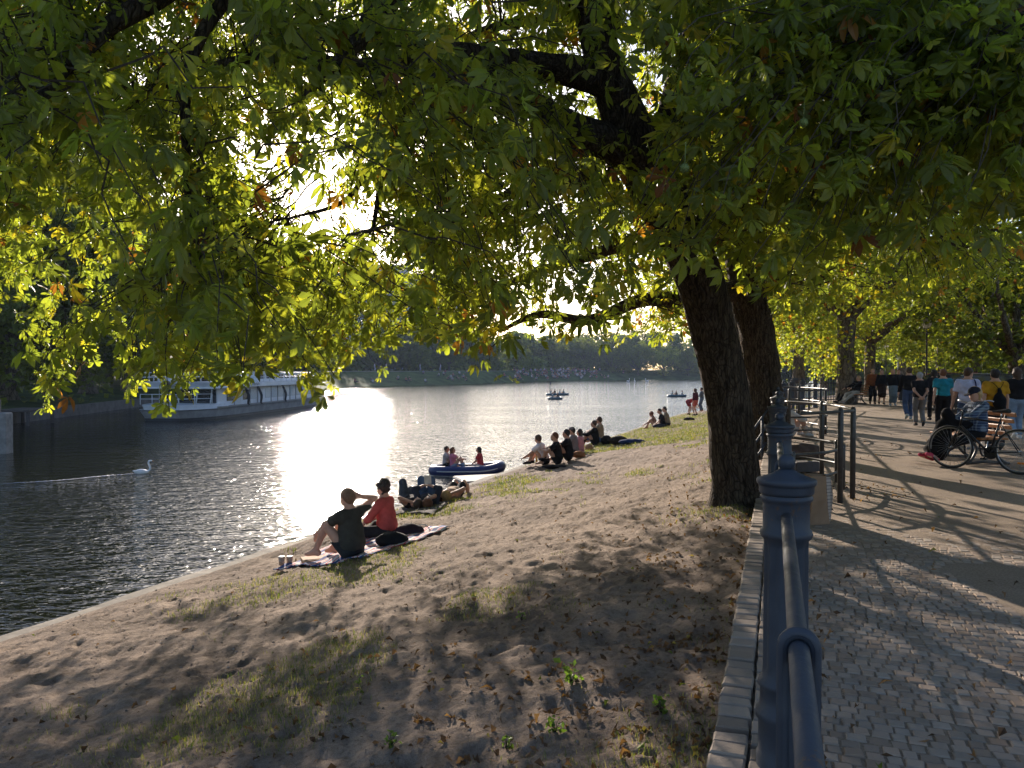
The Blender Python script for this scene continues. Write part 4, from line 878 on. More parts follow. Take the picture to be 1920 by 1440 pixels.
g2 = [(3.42, 9.6, 0), (3.95, 9.9, 0), (4.45, 10.6, 0), (4.62, 11.2, 0), (4.40, 11.9, 0), (4.0, 12.1, 0)]
guard((4.0, 10.8, 0), g2, dict(rails=(0.56, 0.27), posts=(0, 2, 3, 5), h=0.60), 'low curved steel hoop standing inside the tall bent guard rail')
g3 = [(6.4, 18.2, 0), (7.2, 18.4, 0), (7.75, 19.5, 0), (7.75, 21.3, 0), (7.2, 22, 0)]
guard((7.2, 20, 0), g3, dict(rails=(1.12, 0.80, 0.5, 0.2), posts=(0, 1, 2, 3, 4), h=1.16), 'further steel guard rail with four bars, beyond the tall bent one')
# handrail going down the bank steps
root = empty('handrail', (4.7, 15.8, -0.2), 0, 'iron handrail sloping down the bank between the chestnut trunks', 'handrail'); o = Vector(root.location)
a, b = Vector((5.25, 15.7, 1.03)), Vector((4.30, 14.4, 0.35))
for dz in (0, -0.3, -0.6): MB().tube([a+Vector((0, 0, dz))-o, b+Vector((0, 0, dz))-o], 0.02, 8).build('rail', M_iron, root)
for t in (0.02, 0.5, 0.98): p = a.lerp(b, t); MB().tube([p-o, Vector((p.x, p.y, p.z-1.3))-o], 0.024, 8).build('post', M_iron, root)
# spiked fence on the bend
root = empty('spiked_fence', (12.5, 36, 0), 0, 'low iron fence with spear points on the far bend of the promenade', 'fence'); o = Vector(root.location)
fp = [Vector((12.0, 34.0, 0)), Vector((13.2, 36.2, 0)), Vector((14.6, 37.6, 0)), Vector((16.0, 38.6, 0)), Vector((17.5, 39.4, 0))]; sp = spline(fp, 8)
for z in (0.15, 0.95): MB().tube([p+Vector((0, 0, z))-o for p in sp], 0.025, 6).build('rail', M_iron, root)
L_ = 0
for i in range(len(sp)-1):
    d = sp[i+1]-sp[i]; n = max(1, int(d.length/0.16))
    for k in range(n):
        p = sp[i]+d*(k/n)-o; L_ += 1
        if L_ > 95: continue
        MB().tube([p+Vector((0, 0, 0.02)), p+Vector((0, 0, 1.1)), p+Vector((0, 0, 1.12)), p+Vector((0, 0, 1.25))], [0.014, 0.014, 0.03, 0.002], 5).build('picket', M_iron, root)
# ---------------------------------------------------------------- lanterns
M_glass = plain('frosted_lamp_glass', (0.75, 0.72, 0.62), 0.25, 0, 0.08, 4, 0, 0.6)
_t = nd(M_glass, 'ShaderNodeBsdfTranslucent'); _t.inputs[0].default_value = (0.9, 0.88, 0.8, 1); _x = nd(M_glass, 'ShaderNodeMixShader'); _x.inputs[0].default_value = 0.7
lk(M_glass, M_glass.node_tree.nodes['Principled BSDF'].outputs[0], _x.inputs[1]); lk(M_glass, _t.outputs[0], _x.inputs[2]); lk(M_glass, _x.outputs[0], M_glass.node_tree.nodes['Material Output'].inputs[0])
def lantern(px, Y, top_y, label):
    x = (px-960)/1480*Y; H = P(px, top_y, Y).z; root = empty('street_lamp', (x, Y, 0), 0.3, label, 'street lamp', 'old fashioned promenade lamps')
    s_ = H/4.5
    MB().lathe([(0.13, 0), (0.13, 0.12), (0.10, 0.16), (0.085, 0.5), (0.095, 0.55), (0.06, 0.62), (0.052, 1.2), (0.06, 1.24), (0.045, 1.3), (0.038, 3.30), (0.06, 3.35), (0.035, 3.42), (0.03, 3.60)], n=14).build('post', M_iron2, root).scale = (1, 1, s_)
    k = MB(); k.tube([(-0.22, 0, 3.42), (0.22, 0, 3.42)], 0.014, 6); k.ball((-0.23, 0, 3.42), 0.028, 8).ball((0.23, 0, 3.42), 0.028, 8).build('crossbar', M_iron2, root).scale = (1, 1, s_)
    g = MB(); n = 6; V = []; F = []
    for r_, z in ((0.16, 3.62), (0.30, 4.12)): V += [(r_*math.cos(2*math.pi*i/n), r_*math.sin(2*math.pi*i/n), z) for i in range(n)]
    for i in range(n): F.append((i, (i+1) % n, n+(i+1) % n, n+i))
    F.append(tuple(range(n-1, -1, -1))); h_ = g.add(V, F).build('glass', M_glass, root); h_.scale = (1, 1, s_)
    f = MB()
    for i in range(n): f.tube([V[i], V[n+i]], 0.010, 5); f.tube([V[i], V[(i+1) % n]], 0.012, 5); f.tube([V[n+i], V[n+(i+1) % n]], 0.014, 5)
    f.build('lamp_frame', M_iron2, root).scale = (1, 1, s_)
    MB().lathe([(0.34, 4.12), (0.33, 4.15), (0.22, 4.25), (0.12, 4.31), (0.09, 4.36), (0.05, 4.40), (0.03, 4.44), (0.035, 4.46), (0.008, 4.52)], n=6, smooth=False).build('lamp_roof', M_iron2, root).scale = (1, 1, s_)
lantern(1737, 40, 583, 'tall lantern on a dark pole standing over the strollers')
lantern(1661, 76, 640, 'smaller lantern further down the promenade, left of the tall one')
# thin grey pole and street furniture further on
root = empty('sign_pole', ((1683-960)/1480*70, 70, 0), 0, 'thin pale pole behind the women walking towards the viewer', 'pole'); MB().tube([(0, 0, 0), (0, 0, 3.3)], 0.05, 8).build('post', plain('galvanised', (0.4, 0.4, 0.4), 0.5, 0.6), root); MB().box((0, -0.06, 2.9), (0.45, 0.02, 0.6)).build('sign_plate', plain('sign_back', (0.35, 0.36, 0.36), 0.5), root)
# ---------------------------------------------------------------- paper bag
root = empty('paper_bag', (3.17, 8.2, 0.0), 0.35, 'brown paper bag with a folded pale side leaning by the railing post', 'paper bag')
M_kraft = plain('kraft_paper', (0.24, 0.15, 0.09), 0.85, 0, 0.12, 6, 0.004, 0.2); M_list = None
m = MB(); V = [(-0.14, -0.07, 0), (0.10, -0.09, 0), (0.12, 0.07, 0), (-0.12, 0.08, 0), (-0.13, -0.09, 0.24), (0.09, -0.05, 0.25), (0.13, 0.07, 0.26), (-0.13, 0.10, 0.25), (-0.10, -0.03, 0.50), (0.11, -0.02, 0.49), (0.13, 0.04, 0.50), (-0.10, 0.05, 0.52)]
F = [(0, 3, 2, 1)]+[(a+b_, a+(b_+1) % 4, a+4+(b_+1) % 4, a+4+b_) for a in (0, 4) for b_ in range(4)]; m.add(V, F); m.build('bag', M_kraft, root)
mt, b = newmat('printed_stripes'); g_ = nd(mt, 'ShaderNodeTexBrick'); g_.inputs['Scale'].default_value = 1; g_.inputs['Brick Width'].default_value = 0.5; g_.inputs['Row Height'].default_value = 0.035; g_.inputs['Mortar Size'].default_value = 0.004
g_.inputs['Color1'].default_value = (0.36, 0.29, 0.24, 1); g_.inputs['Color2'].default_value = (0.32, 0.26, 0.21, 1); g_.inputs['Mortar'].default_value = (0.12, 0.09, 0.08, 1); tc = nd(mt, 'ShaderNodeTexCoord'); sx_ = nd(mt, 'ShaderNodeSeparateXYZ'); cx_ = nd(mt, 'ShaderNodeCombineXYZ')
lk(mt, tc.outputs['Object'], sx_.inputs[0]); lk(mt, sx_.outputs[0], cx_.inputs[0]); lk(mt, sx_.outputs[2], cx_.inputs[1]); lk(mt, cx_.outputs[0], g_.inputs['Vector']); lk(mt, g_.outputs[0], b.inputs['Base Color'])
m = MB(); m.prism([(0.117, -0.055, 0.01), (0.165, -0.03, 0.03), (0.19, -0.03, 0.28), (0.185, 0.0, 0.47), (0.125, 0.0, 0.48)], (0.004, 0.012, 0)); m.build('side_gusset', mt, root)
# ---------------------------------------------------------------- benches
M_slat = plain('orange_brown_bench_wood', (0.33, 0.14, 0.05), 0.5, 0, 0.3, 8, 0.003, 0.4)
def bench(loc, rz, label, L=1.7):
    root = empty('park_bench', loc, rz, label, 'bench')          # sitter faces +Y
    for sx in (-L/2+0.25, L/2-0.25):
        k = MB(); k.tube(spline([(sx, 0.30, 0.02), (sx, 0.22, 0.12), (sx, 0.16, 0.28), (sx, 0.24, 0.42), (sx, 0.0, 0.42), (sx, -0.20, 0.42), (sx, -0.28, 0.62), (sx, -0.36, 0.88)], 4), 0.024, 7)
        k.tube(spline([(sx, -0.36, 0.02), (sx, -0.24, 0.10), (sx, -0.12, 0.25), (sx, -0.18, 0.42)], 4), 0.026, 7); k.tube([(sx, 0.34, 0.02), (sx, 0.05, 0.05), (sx, -0.40, 0.02)], 0.026, 7); k.tube([(sx, -0.12, 0.25), (sx, 0.16, 0.28)], 0.02, 6); k.build('leg_frame', M_iron2, root)
    for i in range(4): MB().box((0, 0.20-0.125*i, 0.455), (L, 0.10, 0.03), None, 1, 0.008).build('seat_slat', M_slat, root)
    for i in range(4):
        t = i/3; R = Matrix.Rotation(math.radians(-18), 3, 'X'); MB().box((0, -0.225-0.115*t, 0.54+0.31*t), (L, 0.028, 0.075), R, 1, 0.008).build('back_slat', M_slat, root)
    return root
bx_, by_ = 7.95, 13.75
bench((bx_, by_, 0), math.radians(92), 'park bench with orange brown slats and curved iron legs behind the parked bicycle', 1.5)
bench(((1597-960)/1480*37, 37, 0), math.radians(100), 'small dark bench with two sitters at the foot of the thick mottled trunk', 1.7)
# ---------------------------------------------------------------- bicycle
M_tyre = plain('tyre_rubber', (0.02, 0.02, 0.02), 0.8); M_rim = plain('rim_alloy', (0.35, 0.35, 0.36), 0.3, 0.9, 0.1); M_bike = plain('black_frame_paint', (0.012, 0.012, 0.014), 0.3, 0.3, 0.1)
def bicycle(a, b, label, bars='flat', col=M_bike):
    """a: front contact, b: rear contact on the ground"""
    a, b = Vector(a), Vector(b); d = (a-b); L = d.length; root = empty('bicycle', b, math.atan2(d.y, d.x), label, 'bicycle'); R = 0.335; k_ = L/1.02
    for nm, x in (('rear_wheel', 0), ('front_wheel', L)):
        w_ = MB(); w_.tube([(x+R*math.cos(t), 0, R+R*math.sin(t)) for t in np.linspace(0, 2*math.pi, 41)], 0.017, 7, False); tw = w_.build('wheel', M_tyre, root)
        MB().tube([(x+(R-0.022)*math.cos(t), 0, R+(R-0.022)*math.sin(t)) for t in np.linspace(0, 2*math.pi, 41)], 0.009, 6, False).build('rim', M_rim, tw)
        s2 = MB()
        for i in range(28): t = 2*math.pi*i/28; s2.tube([(x+0.02*math.cos(t+1.2), 0.02*(-1)**i, R+0.02*math.sin(t+1.2)), (x+(R-0.025)*math.cos(t), 0, R+(R-0.025)*math.sin(t))], 0.0016, 3)
        s2.tube([(x, -0.05, R), (x, 0.05, R)], 0.02, 10); s2.build('spokes', M_rim, tw)
    bb = (0.43*k_, 0, 0.28); seat = (0.27*k_, 0, 0.82); h1 = (0.84*k_, 0, 0.86); h0 = (0.87*k_, 0, 0.70); f = MB()
    f.tube([bb, seat], 0.015, 8).tube([(0.285*k_, 0, 0.77), (0.845*k_, 0, 0.83)], 0.015, 8).tube([bb, h0], 0.017, 8).tube([h0, h1], 0.019, 8)
    for s in (-1, 1): f.tube([bb, (0, 0.045*s, R)], 0.009, 6).tube([(0.285*k_, 0, 0.77), (0, 0.045*s, R)], 0.008, 6)
    f.build('frame', col, root); k = MB()
    for s in (-1, 1): k.tube([h0, (0.90*k_, 0.05*s, 0.62), (L, 0.05*s, R)], 0.011, 7)
    k.build('fork', col, root); k = MB(); k.tube([seat, (0.255*k_, 0, 0.93)], 0.012, 8).build('seat_post', M_rim, root)
    q = SDF(0.01); q.cone((0.17*k_, 0, 0.945), (0.30*k_, 0, 0.945), 0.05, 0.02, 0.02).cone((0.30*k_, 0, 0.945), (0.38*k_, 0, 0.94), 0.022, 0.016, 0.02); q.mesh('saddle', M_tyre, root, [((0, 0, 0.925), (0, 0, -1))])
    k = MB(); k.tube([h1, (0.83*k_, 0, 0.95)], 0.013, 8); 
    if bars == 'flat': k.tube(spline([(0.80*k_, -0.29, 0.97), (0.86*k_, -0.15, 0.98), (0.87*k_, 0, 0.96), (0.86*k_, 0.15, 0.98), (0.80*k_, 0.29, 0.97)], 4), 0.012, 8)
    else: k.tube(spline([(0.62*k_, -0.28, 1.03), (0.80*k_, -0.22, 1.05), (0.88*k_, 0, 1.0), (0.80*k_, 0.22, 1.05), (0.62*k_, 0.28, 1.03)], 4), 0.012, 8)
    k.build('handlebar', M_rim if bars != 'flat' else col, root)
    k = MB(); k.lathe([(0.10, -0.004), (0.10, 0.004), (0.02, 0.006)], (bb[0], -0.05, bb[2]), 24, Matrix.Rotation(math.pi/2, 3, 'X')); k.tube([bb, (bb[0]+0.02, -0.08, bb[2]), (bb[0]+0.13, -0.09, bb[2]-0.11)], 0.010, 6).tube([bb, (bb[0]-0.13, 0.09, bb[2]+0.11)], 0.010, 6).box((bb[0]+0.13, -0.13, bb[2]-0.11), (0.09, 0.08, 0.02)).box((bb[0]-0.13, 0.13, bb[2]+0.11), (0.09, 0.08, 0.02))
    k.tube([(bb[0], -0.05, bb[2]+0.1), (0, -0.05, R+0.04)], 0.004, 4).tube([(bb[0], -0.05, bb[2]-0.1), (0, -0.05, R-0.04)], 0.004, 4); k.build('crankset', M_tyre, root)
    MB().box((-0.02, 0.0, 0.33-0.17), (0.09, 0.008, 0.03)).build('reflector', plain('orange_reflector', (0.6, 0.18, 0.02), 0.3), root)
    return root
fb = G(1782, 876, 0); rb = G(1911, 888, 0)
bicycle((fb.x, fb.y, 0), (rb.x, rb.y, 0), 'black bicycle parked in front of the bench on the promenade')
x = (1722-960)/1480*14.6
bicycle((x+0.55, 13.9, 0), (x+1.25, 14.65, 0), 'second bicycle with pale swept handlebars half hidden behind the seated woman', 'swept')
# ---------------------------------------------------------------- parked cars beyond the strollers
def car(loc, rz, colr, label):
    root = empty('parked_car', loc, rz, label, 'car', 'cars parked along the street'); mp = plain('car_paint_%02x' % int(colr[0]*255), colr, 0.22, 0.3, 0.05)
    prof = [(-2.1, 0.35), (-2.15, 0.62), (-2.0, 0.88), (-1.2, 0.96), (1.25, 0.98), (2.0, 0.98), (2.15, 0.75), (2.12, 0.35)]
    m = MB(); V = []; n = len(prof); 
    for y, s in ((-0.86, 0.97), (-0.80, 1.0), (0.80, 1.0), (0.86, 0.97)): V += [(x*(s if abs(y) > .82 else 1), y, 0.35+(z-0.35)*s) for x, z in prof]
    F = [tuple(range(n-1, -1, -1)), tuple(range(3*n, 4*n))]+[(r*n+i, r*n+(i+1) % n, (r+1)*n+(i+1) % n, (r+1)*n+i) for r in range(3) for i in range(n)]
    m.add(V, F, False).build('body', mp, root)
    g = MB(); cab = [(-1.35, 0.95), (-0.75, 1.36), (-0.3, 1.43), (0.9, 1.42), (1.75, 0.97)]; V = []
    for y, ins_ in ((-0.78, 1), (0.78, 1)): V += [(x, y*(1 if z < 1 else 0.83), z) for x, z in cab]
    g.add(V, [(4, 3, 2, 1, 0), (5, 6, 7, 8, 9)]+[(i, i+1, 6+i, 5+i) for i in range(4)]).build('windows', plain('car_glass', (0.02, 0.025, 0.03), 0.06, 0, 0.05, 3, 0, 0.8), root)
    MB().prism([(-0.8, -0.66, 1.365), (-0.3, -0.66, 1.44), (0.95, -0.66, 1.43), (0.95, 0.66, 1.43), (-0.3, 0.66, 1.44), (-0.8, 0.66, 1.365)], (0, 0, 0.02)).build('roof', mp, root)
    for x in (-1.3, 1.3):
        for y in (-0.80, 0.80):
            w_ = MB().lathe([(0.18, -0.1), (0.31, -0.1), (0.33, -0.07), (0.33, 0.07), (0.31, 0.1), (0.18, 0.1)], (x, y, 0.33), 20, Matrix.Rotation(math.pi/2, 3, 'X')).build('wheel', M_tyre, root)
    for x, c_, nm in ((-2.11, (0.8, 0.8, 0.75), 'headlight'), (2.08, (0.5, 0.02, 0.02), 'tail_light')):
        for y in (-0.62, 0.62): MB().box((x, y, 0.72), (0.10, 0.30, 0.13), None, 1, 0.02).build(nm, plain(nm, c_, 0.15), root)
for px, Y, c_, lb in ((1800, 31, (0.03, 0.035, 0.05), 'dark blue parked car seen between the teal and white shirts'), (1862, 29, (0.30, 0.31, 0.33), 'silver parked car behind the man in yellow'), (1905, 27, (0.03, 0.03, 0.03), 'black parked car at the edge of view behind the long haired woman'), (1782, 38, (0.35, 0.05, 0.05), 'dark red parked car furthest along the row')):
    car(((px-960)/1480*Y, Y, 0), math.radians(-62), c_, lb)
# ================================================================ people on the promenade
JEANS = (0.06, 0.09, 0.17); LJEANS = (0.20, 0.27, 0.38); BLACK = (0.016, 0.015, 0.017); WHITE = (0.62, 0.61, 0.64)
def walk(px, Y, label, look, away=True, ph=0.9, sc=1.0, head=None, arms='down', rz=None, h=0.018, tall=0.93):
    p = stand(ph, 0.17, arms, tall=tall)
    if head: p['head'] = head
    base = 0.0 if away else math.pi
    return person(label, ((px-960)/1480*Y, Y, 0.005), (-0.25 if rz is None else rz)+base, p, look, h, 'people strolling on the promenade', sc)
def backpack(root, j, col, label=None):
    pass
walk(1705, 25, 'tall stroller in a black sweater and blue jeans, seen from behind', dict(top=BLACK, sleeve='long', bot=(JEANS, 'long'), shoe=(0.5, 0.48, 0.45), hair=('brown', 'short')), ph=-1.2, sc=0.99)
walk(1725, 22.2, 'grey haired stroller in black with hands clasped behind the back', dict(top=BLACK, sleeve='short', bot=((0.16, 0.155, 0.16), 'long'), shoe=(0.05, 0.05, 0.05), hair=('grey', 'short'), loose=0.04), ph=0.5, arms='back', sc=0.90)
walk(1752, 24.5, 'dark haired stroller in black half hidden behind the teal shirt', dict(top=BLACK, sleeve='long', bot=(BLACK, 'long'), shoe=BLACK, hair=('dark', 'bob'), fem=1), ph=1.5, sc=0.95)
walk(1769, 20.8, 'stroller in a teal t-shirt and black trousers seen from behind', dict(top=(0.02, 0.19, 0.25), bot=(BLACK, 'long'), shoe=(0.4, 0.4, 0.4), hair=('auburn', 'short'), wrk=0.001), ph=0.8, sc=0.95)
r_, j = walk(1815, 16.6, 'stroller in a pale lavender t-shirt with a dark shoulder strap', dict(top=(0.50, 0.52, 0.72), bot=(JEANS, 'long'), shoe=(0.3, 0.3, 0.3), hair=('brown', 'short'), loose=0.02, wrk=0.0015), ph=-0.8, sc=0.97, head=(0.7, 0.7, 0))
k = MB(); n_ = j['neck']; k.tube(spline([n_+Vector((0.10, 0.06, -0.01)), n_+Vector((0.115, -0.07, -0.0)), n_+Vector((0.12, -0.148, -0.12)), n_+Vector((0.13, -0.165, -0.30)), n_+Vector((0.15, -0.155, -0.42))], 4), 0.013, 6).build('strap', cloth('navy', (0.015, 0.02, 0.08)), r_)
r_, j = walk(1867, 15.6, 'stroller in a mustard t-shirt with a black drawstring backpack', dict(top=(0.48, 0.24, 0.02), bot=((0.03, 0.03, 0.035), 'long'), shoe=(0.1, 0.1, 0.1), hair=('dark', 'short'), loose=0.015, wrk=0.001), ph=0.7, sc=0.95)
q = SDF(0.014); n_ = j['neck']; q.ell(n_+Vector((0.02, -0.20, -0.40)), (0.125, 0.075, 0.17), None, 0.03).cone(n_+Vector((0.02, -0.18, -0.14)), n_+Vector((0.02, -0.20, -0.45)), 0.03, 0.09, 0.06); bp = q.mesh('backpack', cloth('black_nylon', (0.01, 0.01, 0.012)), r_, None, 0.003)
k = MB()
for s in (-1, 1): k.tube(spline([n_+Vector((0.02, -0.185, -0.16)), n_+Vector((0.02+s*0.05, -0.155, -0.08)), n_+Vector((0.02+s*0.10, -0.09, -0.01)), n_+Vector((s*0.115, 0.02, 0.0))], 4), 0.006, 5)
k.build('strap', cloth('black_nylon', (0.01, 0.01, 0.012)), bp)
walk(1908, 17.9, 'long haired woman in a black top and pale blue jeans at the right edge', dict(top=BLACK, bot=(LJEANS, 'long'), shoe=(0.6, 0.6, 0.6), hair=('brown', 'long'), fem=1), ph=-0.9, sc=0.97)
walk(1636, 36.5, 'person in an open rust brown jacket walking towards the viewer', dict(top=(0.20, 0.07, 0.03), sleeve='long', bot=(BLACK, 'long'), shoe=BLACK, hair=('blond', 'short'), beard=1, hem=-0.1, loose=0.03), False, 0.4, 0.96, h=0.022)
walk(1653, 36.0, 'woman in a black top and dark knee length skirt walking towards the viewer', dict(top=BLACK, sleeve='long', bot=((0.03, 0.018, 0.015), 'skirt', 0.2), shoe=BLACK, hair=('brown', 'short'), fem=1), False, 0.7, 0.95, h=0.022)
walk(1674, 35.0, 'woman in a black jacket and long grey blue skirt walking towards the viewer', dict(top=BLACK, sleeve='long', bot=((0.13, 0.16, 0.18), 'skirt', 0.8), shoe=(0.5, 0.5, 0.5), hair=('blond', 'bob'), fem=1, loose=0.03), False, 0.3, 0.96, h=0.022)
walk(1685, 38.5, 'person in dark clothes just behind the woman in the long grey skirt', dict(top=(0.03, 0.03, 0.035), sleeve='long', bot=((0.10, 0.09, 0.09), 'long'), shoe=(0.3, 0.3, 0.3), hair=('auburn', 'short'), fem=1), False, 1.1, 0.95, h=0.022)
# sitter on the near bench
bs = math.radians(92)
def bench_sit(reach=False, feet=0.62, lean=(0, -0.28, 1), head=(0, 1, 0)):
    return dict(pel=(0, -0.02, 0.56), lean=lean, head=head, ank=[(-0.10, feet+0.12, 0.09), (0.12, feet, 0.09)], kh=[(0, 0.4, 1), (0, 0.4, 1)], wr=[(-0.16, 0.36, 0.72), (0.22, 0.20, 0.75)], eh=[(-1, -0.4, -0.6), (1, -0.6, -0.6)], foot=[(0, 0.8, 0.3), (0, 0.8, 0.2)])
M_plaid, b = newmat('plaid_flannel'); tc = nd(M_plaid, 'ShaderNodeTexCoord')
def bands(axis, sc_):
    w_ = nd(M_plaid, 'ShaderNodeTexWave', wave_type='BANDS', bands_direction=axis); w_.inputs['Scale'].default_value = sc_; lk(M_plaid, tc.outputs['Object'], w_.inputs['Vector']); return w_.outputs['Fac']
c1 = ramp(M_plaid, bands('Z', 7), [(0.55, (0.012, 0.02, 0.045)), (0.9, (0.10, 0.13, 0.17))]); c2 = ramp(M_plaid, bands('X', 7), [(0.55, (0.012, 0.02, 0.045)), (0.9, (0.12, 0.14, 0.16))])
lk(M_plaid, mix(M_plaid, 1.0, c1, c2, 'ADD'), b.inputs['Base Color']); b.inputs['Roughness'].default_value = 0.95
pp = bench_sit(); pp['ank'] = [(-0.12, 0.92, 0.09), (0.06, 0.84, 0.10)]; pp['wr'] = [(-0.10, 0.42, 0.80), (0.20, 0.34, 0.70)]; pp['lean'] = (0, -0.05, 1); pp['head'] = (-0.25, 1, -0.35); pp['foot'] = [(-0.1, 0.8, 0.35), (0.2, 0.9, 0.3)]
r_, j = person('blond person in a dark cap and plaid shirt sitting on the bench behind the bicycle', (bx_-0.14, by_-0.45, -0.01), bs, pp, dict(top=M_plaid, sleeve='long', bot=(BLACK, 'long'), hair=('blond', 'bob'), cap=(0.02, 0.022, 0.035), skin='fair', loose=0.03), 0.012)
for i in (0, 1): 
    q = SDF(0.01); a_ = j['an'][i]; f_ = Vector(pp['foot'][i]).normalized(); q.cone(a_-f_*0.05-Vector((0, 0, 0.03)), a_+f_*0.16-Vector((0, 0, 0.03)), 0.040, 0.030, 0.02).cone(a_-f_*0.02, a_+f_*0.08, 0.040, 0.026, 0.02); q.mesh('shoe', cloth('raspberry', (0.45, 0.06, 0.10)), r_)
q = SDF(0.014); q.ell((0.02, 0.32, 0.68), (0.20, 0.30, 0.09), None, 0.05).cone((0.0, 0.52, 0.66), (-0.02, 0.66, 0.26), 0.12, 0.19, 0.06).ell((-0.02, 0.68, 0.24), (0.19, 0.16, 0.09), None, 0.05).cone((-0.05, 0.42, 0.7), (-0.02, 0.50, 0.86), 0.13, 0.09, 0.05)
o_ = q.mesh('coat', cloth('black_wool', (0.010, 0.009, 0.010)), None, None, 0.005); o_.location = (bx_-0.14, by_-0.45, 0); o_.rotation_euler = (0, 0, bs); put(o_, None, 'black coat draped over the lap of the bench sitter in the cap', 'coat')
q = SDF(0.012); q.ell((0, 0, 0.05), (0.10, 0.08, 0.05), None, 0.02).cone((-0.08, 0, 0.03), (0.12, 0.02, 0.04), 0.04, 0.03, 0.03); o_ = q.mesh('scarf', cloth('lilac', (0.22, 0.16, 0.42)), None, None, 0.005); o_.location = (bx_-0.42, by_-0.42, 0.70); put(o_, None, 'lilac cloth lying on the lap of the bench sitter in plaid', 'scarf')
# pair on the far bench, sitter by the guard rail
fbx = (1597-960)/1480*37
for k_, (dy, lk_, lb) in enumerate(((-0.35, dict(top=BLACK, sleeve='long', bot=((0.35, 0.33, 0.30), 'long'), shoe=(0.3, 0.3, 0.3), hair=('blond', 'bob'), fem=1), 'person in black with pale trousers, nearer of the two on the far bench'), (0.35, dict(top=(0.03, 0.025, 0.03), sleeve='long', bot=(BLACK, 'long'), shoe=BLACK, hair=('brown', 'short')), 'person all in dark on the far bench, the further of two'))):
    person(lb, (fbx+0.05, 37+dy, 0), math.radians(100), bench_sit(), lk_, 0.022, 'people on the benches')
sp_ = sit('knees'); person('person in a white blouse sitting on the promenade floor behind the guard rails', (6.62, 18.9, 0.0), -1.2, sp_, dict(top=(0.55, 0.50, 0.46), sleeve='long', bot=((0.45, 0.38, 0.33), 'long'), hair=('blond', 'short'), shoe=(0.4, 0.4, 0.4), loose=0.03), 0.018)
# ================================================================ people on the bank
def at(px, py, dz=0.0):
    """foot point on the bank under a picture point"""
    lo_, hi_ = 3.0, 90.0
    best = None
    for Y in np.geomspace(4, 90, 900):
        p = P(px, py, Y); e = p.z-bank_z(p.x, Y)
        if best is None and e <= 0: best = p
    return Vector((best.x, best.y, ground_z(best.x, best.y)+dz))
L90 = math.radians(90)
# the couple in front: he faces the water to the left, knees up
p1 = sit('knees', lean=(0.0, 0.10, 1), head=(0.12, 1, 0.05)); p1.update(wr=[(-0.06, 0.70, 0.30), (0.12, -0.02, 0.70)], eh=[(-0.35, -0.1, 0.6), (1, -0.2, -0.2)], ank=[(-0.14, 0.50, 0.05), (0.10, 0.40, 0.05)], hand=[(0, 0.3, -1), (-0.3, 0.1, 1)], palm=[(1, 0, 0), (-1, 0, 0)])
p1['wr'] = [(-0.08, 0.62, 0.22), (0.13, -0.02, 0.78)]; p1['eh'] = [(-0.35, -0.1, 0.6), (1.0, -0.25, -0.35)]; p1['hand'] = [(0, 0.3, -1), (-1.0, 0.25, 0.4)]; p1['palm'] = [(1, 0, 0), (0, 1, 0)]; p1['kh'] = [(-0.15, 0.2, 1), (0.1, 0.2, 1)]
A_ = at(660, 1041); man, jm = person('man in a dark olive t-shirt sitting with drawn up bare knees on the striped blanket', A_, math.radians(62), p1, dict(top=(0.052, 0.05, 0.042), bot=((0.03, 0.033, 0.036), 'shorts'), hair=('chestnut', 'short'), skin='fair', loose=0.03), 0.0085, None, 1.06)
p2 = sit('cross', lean=(0.0, 0.12, 1), head=(0.3, 1, 0.02)); p2['wr'] = [(-0.14, 0.34, 0.22), (0.10, 0.36, 0.22)]
B_ = at(727, 1002); wom, jw = person('person with curly dark hair and glasses in a coral red shirt on the striped blanket', B_, math.radians(70), p2, dict(top=(0.42, 0.085, 0.075), sleeve='elbow', bot=((0.025, 0.025, 0.03), 'long'), hair=('dark', 'curly'), glasses=1, skin='fair', loose=0.02, fem=1), 0.0095)
def bpers(px, py, label, rz, pose, look, h=0.016, sc=1.0, grp='people sitting along the water edge'):
    return person(label, at(px, py), math.radians(rz), pose, look, h, grp, sc)
# lying pair behind them
def lie(knee=True, armhead=True):
    p = dict(pel=(0, 0, 0.12), lean=(0, -1, 0.02), hipside=(1, 0, 0), up0=(0, -1, 0), head=(0, 0.15, 1), hup=(0, -1, 0.15), ank=[(-0.10, 0.42, 0.07), (0.12, 0.80, 0.07)] if knee else [(-0.1, 0.8, 0.07), (0.1, 0.8, 0.07)], kh=[(0, 0.2, 1)]*2, wr=[(-0.12, -0.62, 0.20), (0.12, -0.62, 0.20)] if armhead else [(-0.08, -0.15, 0.42), (0.08, -0.15, 0.42)], eh=[(-0.8, -0.3, 0.5), (0.8, -0.3, 0.5)], foot=[(0, 0.9, -0.1), (0, 0.3, 0.9)])
    return p
bpers(770, 952, 'person lying on the back with one arm folded behind the head, near the couple', 20, lie(True, True), dict(top=BLACK, sleeve='none', bot=((0.05, 0.06, 0.08), 'long'), hair=('brown', 'short')), 0.013)
pl = lie(True, False); pl['ank'] = [(-0.10, 0.30, 0.07), (0.12, 0.34, 0.07)]
bpers(800, 948, 'person lying with raised knee in blue jeans holding up a book', 8, pl, dict(top=(0.03, 0.035, 0.05), sleeve='elbow', bot=((0.05, 0.08, 0.15), 'long'), hair=('auburn', 'long'), fem=1), 0.013)
c = at(799, 925); k = MB().box((0, 0, 0), (0.14, 0.02, 0.20), Matrix.Rotation(0.5, 3, 'X'), 1, 0.003); bk = k.build('book', plain('paper', (0.7, 0.68, 0.62), 0.8)); bk.location = (at(800, 948).x+0.02, at(800, 948).y+0.02, at(800, 948).z+0.52); put(bk, None, 'open book held up by the lying reader in jeans', 'book')
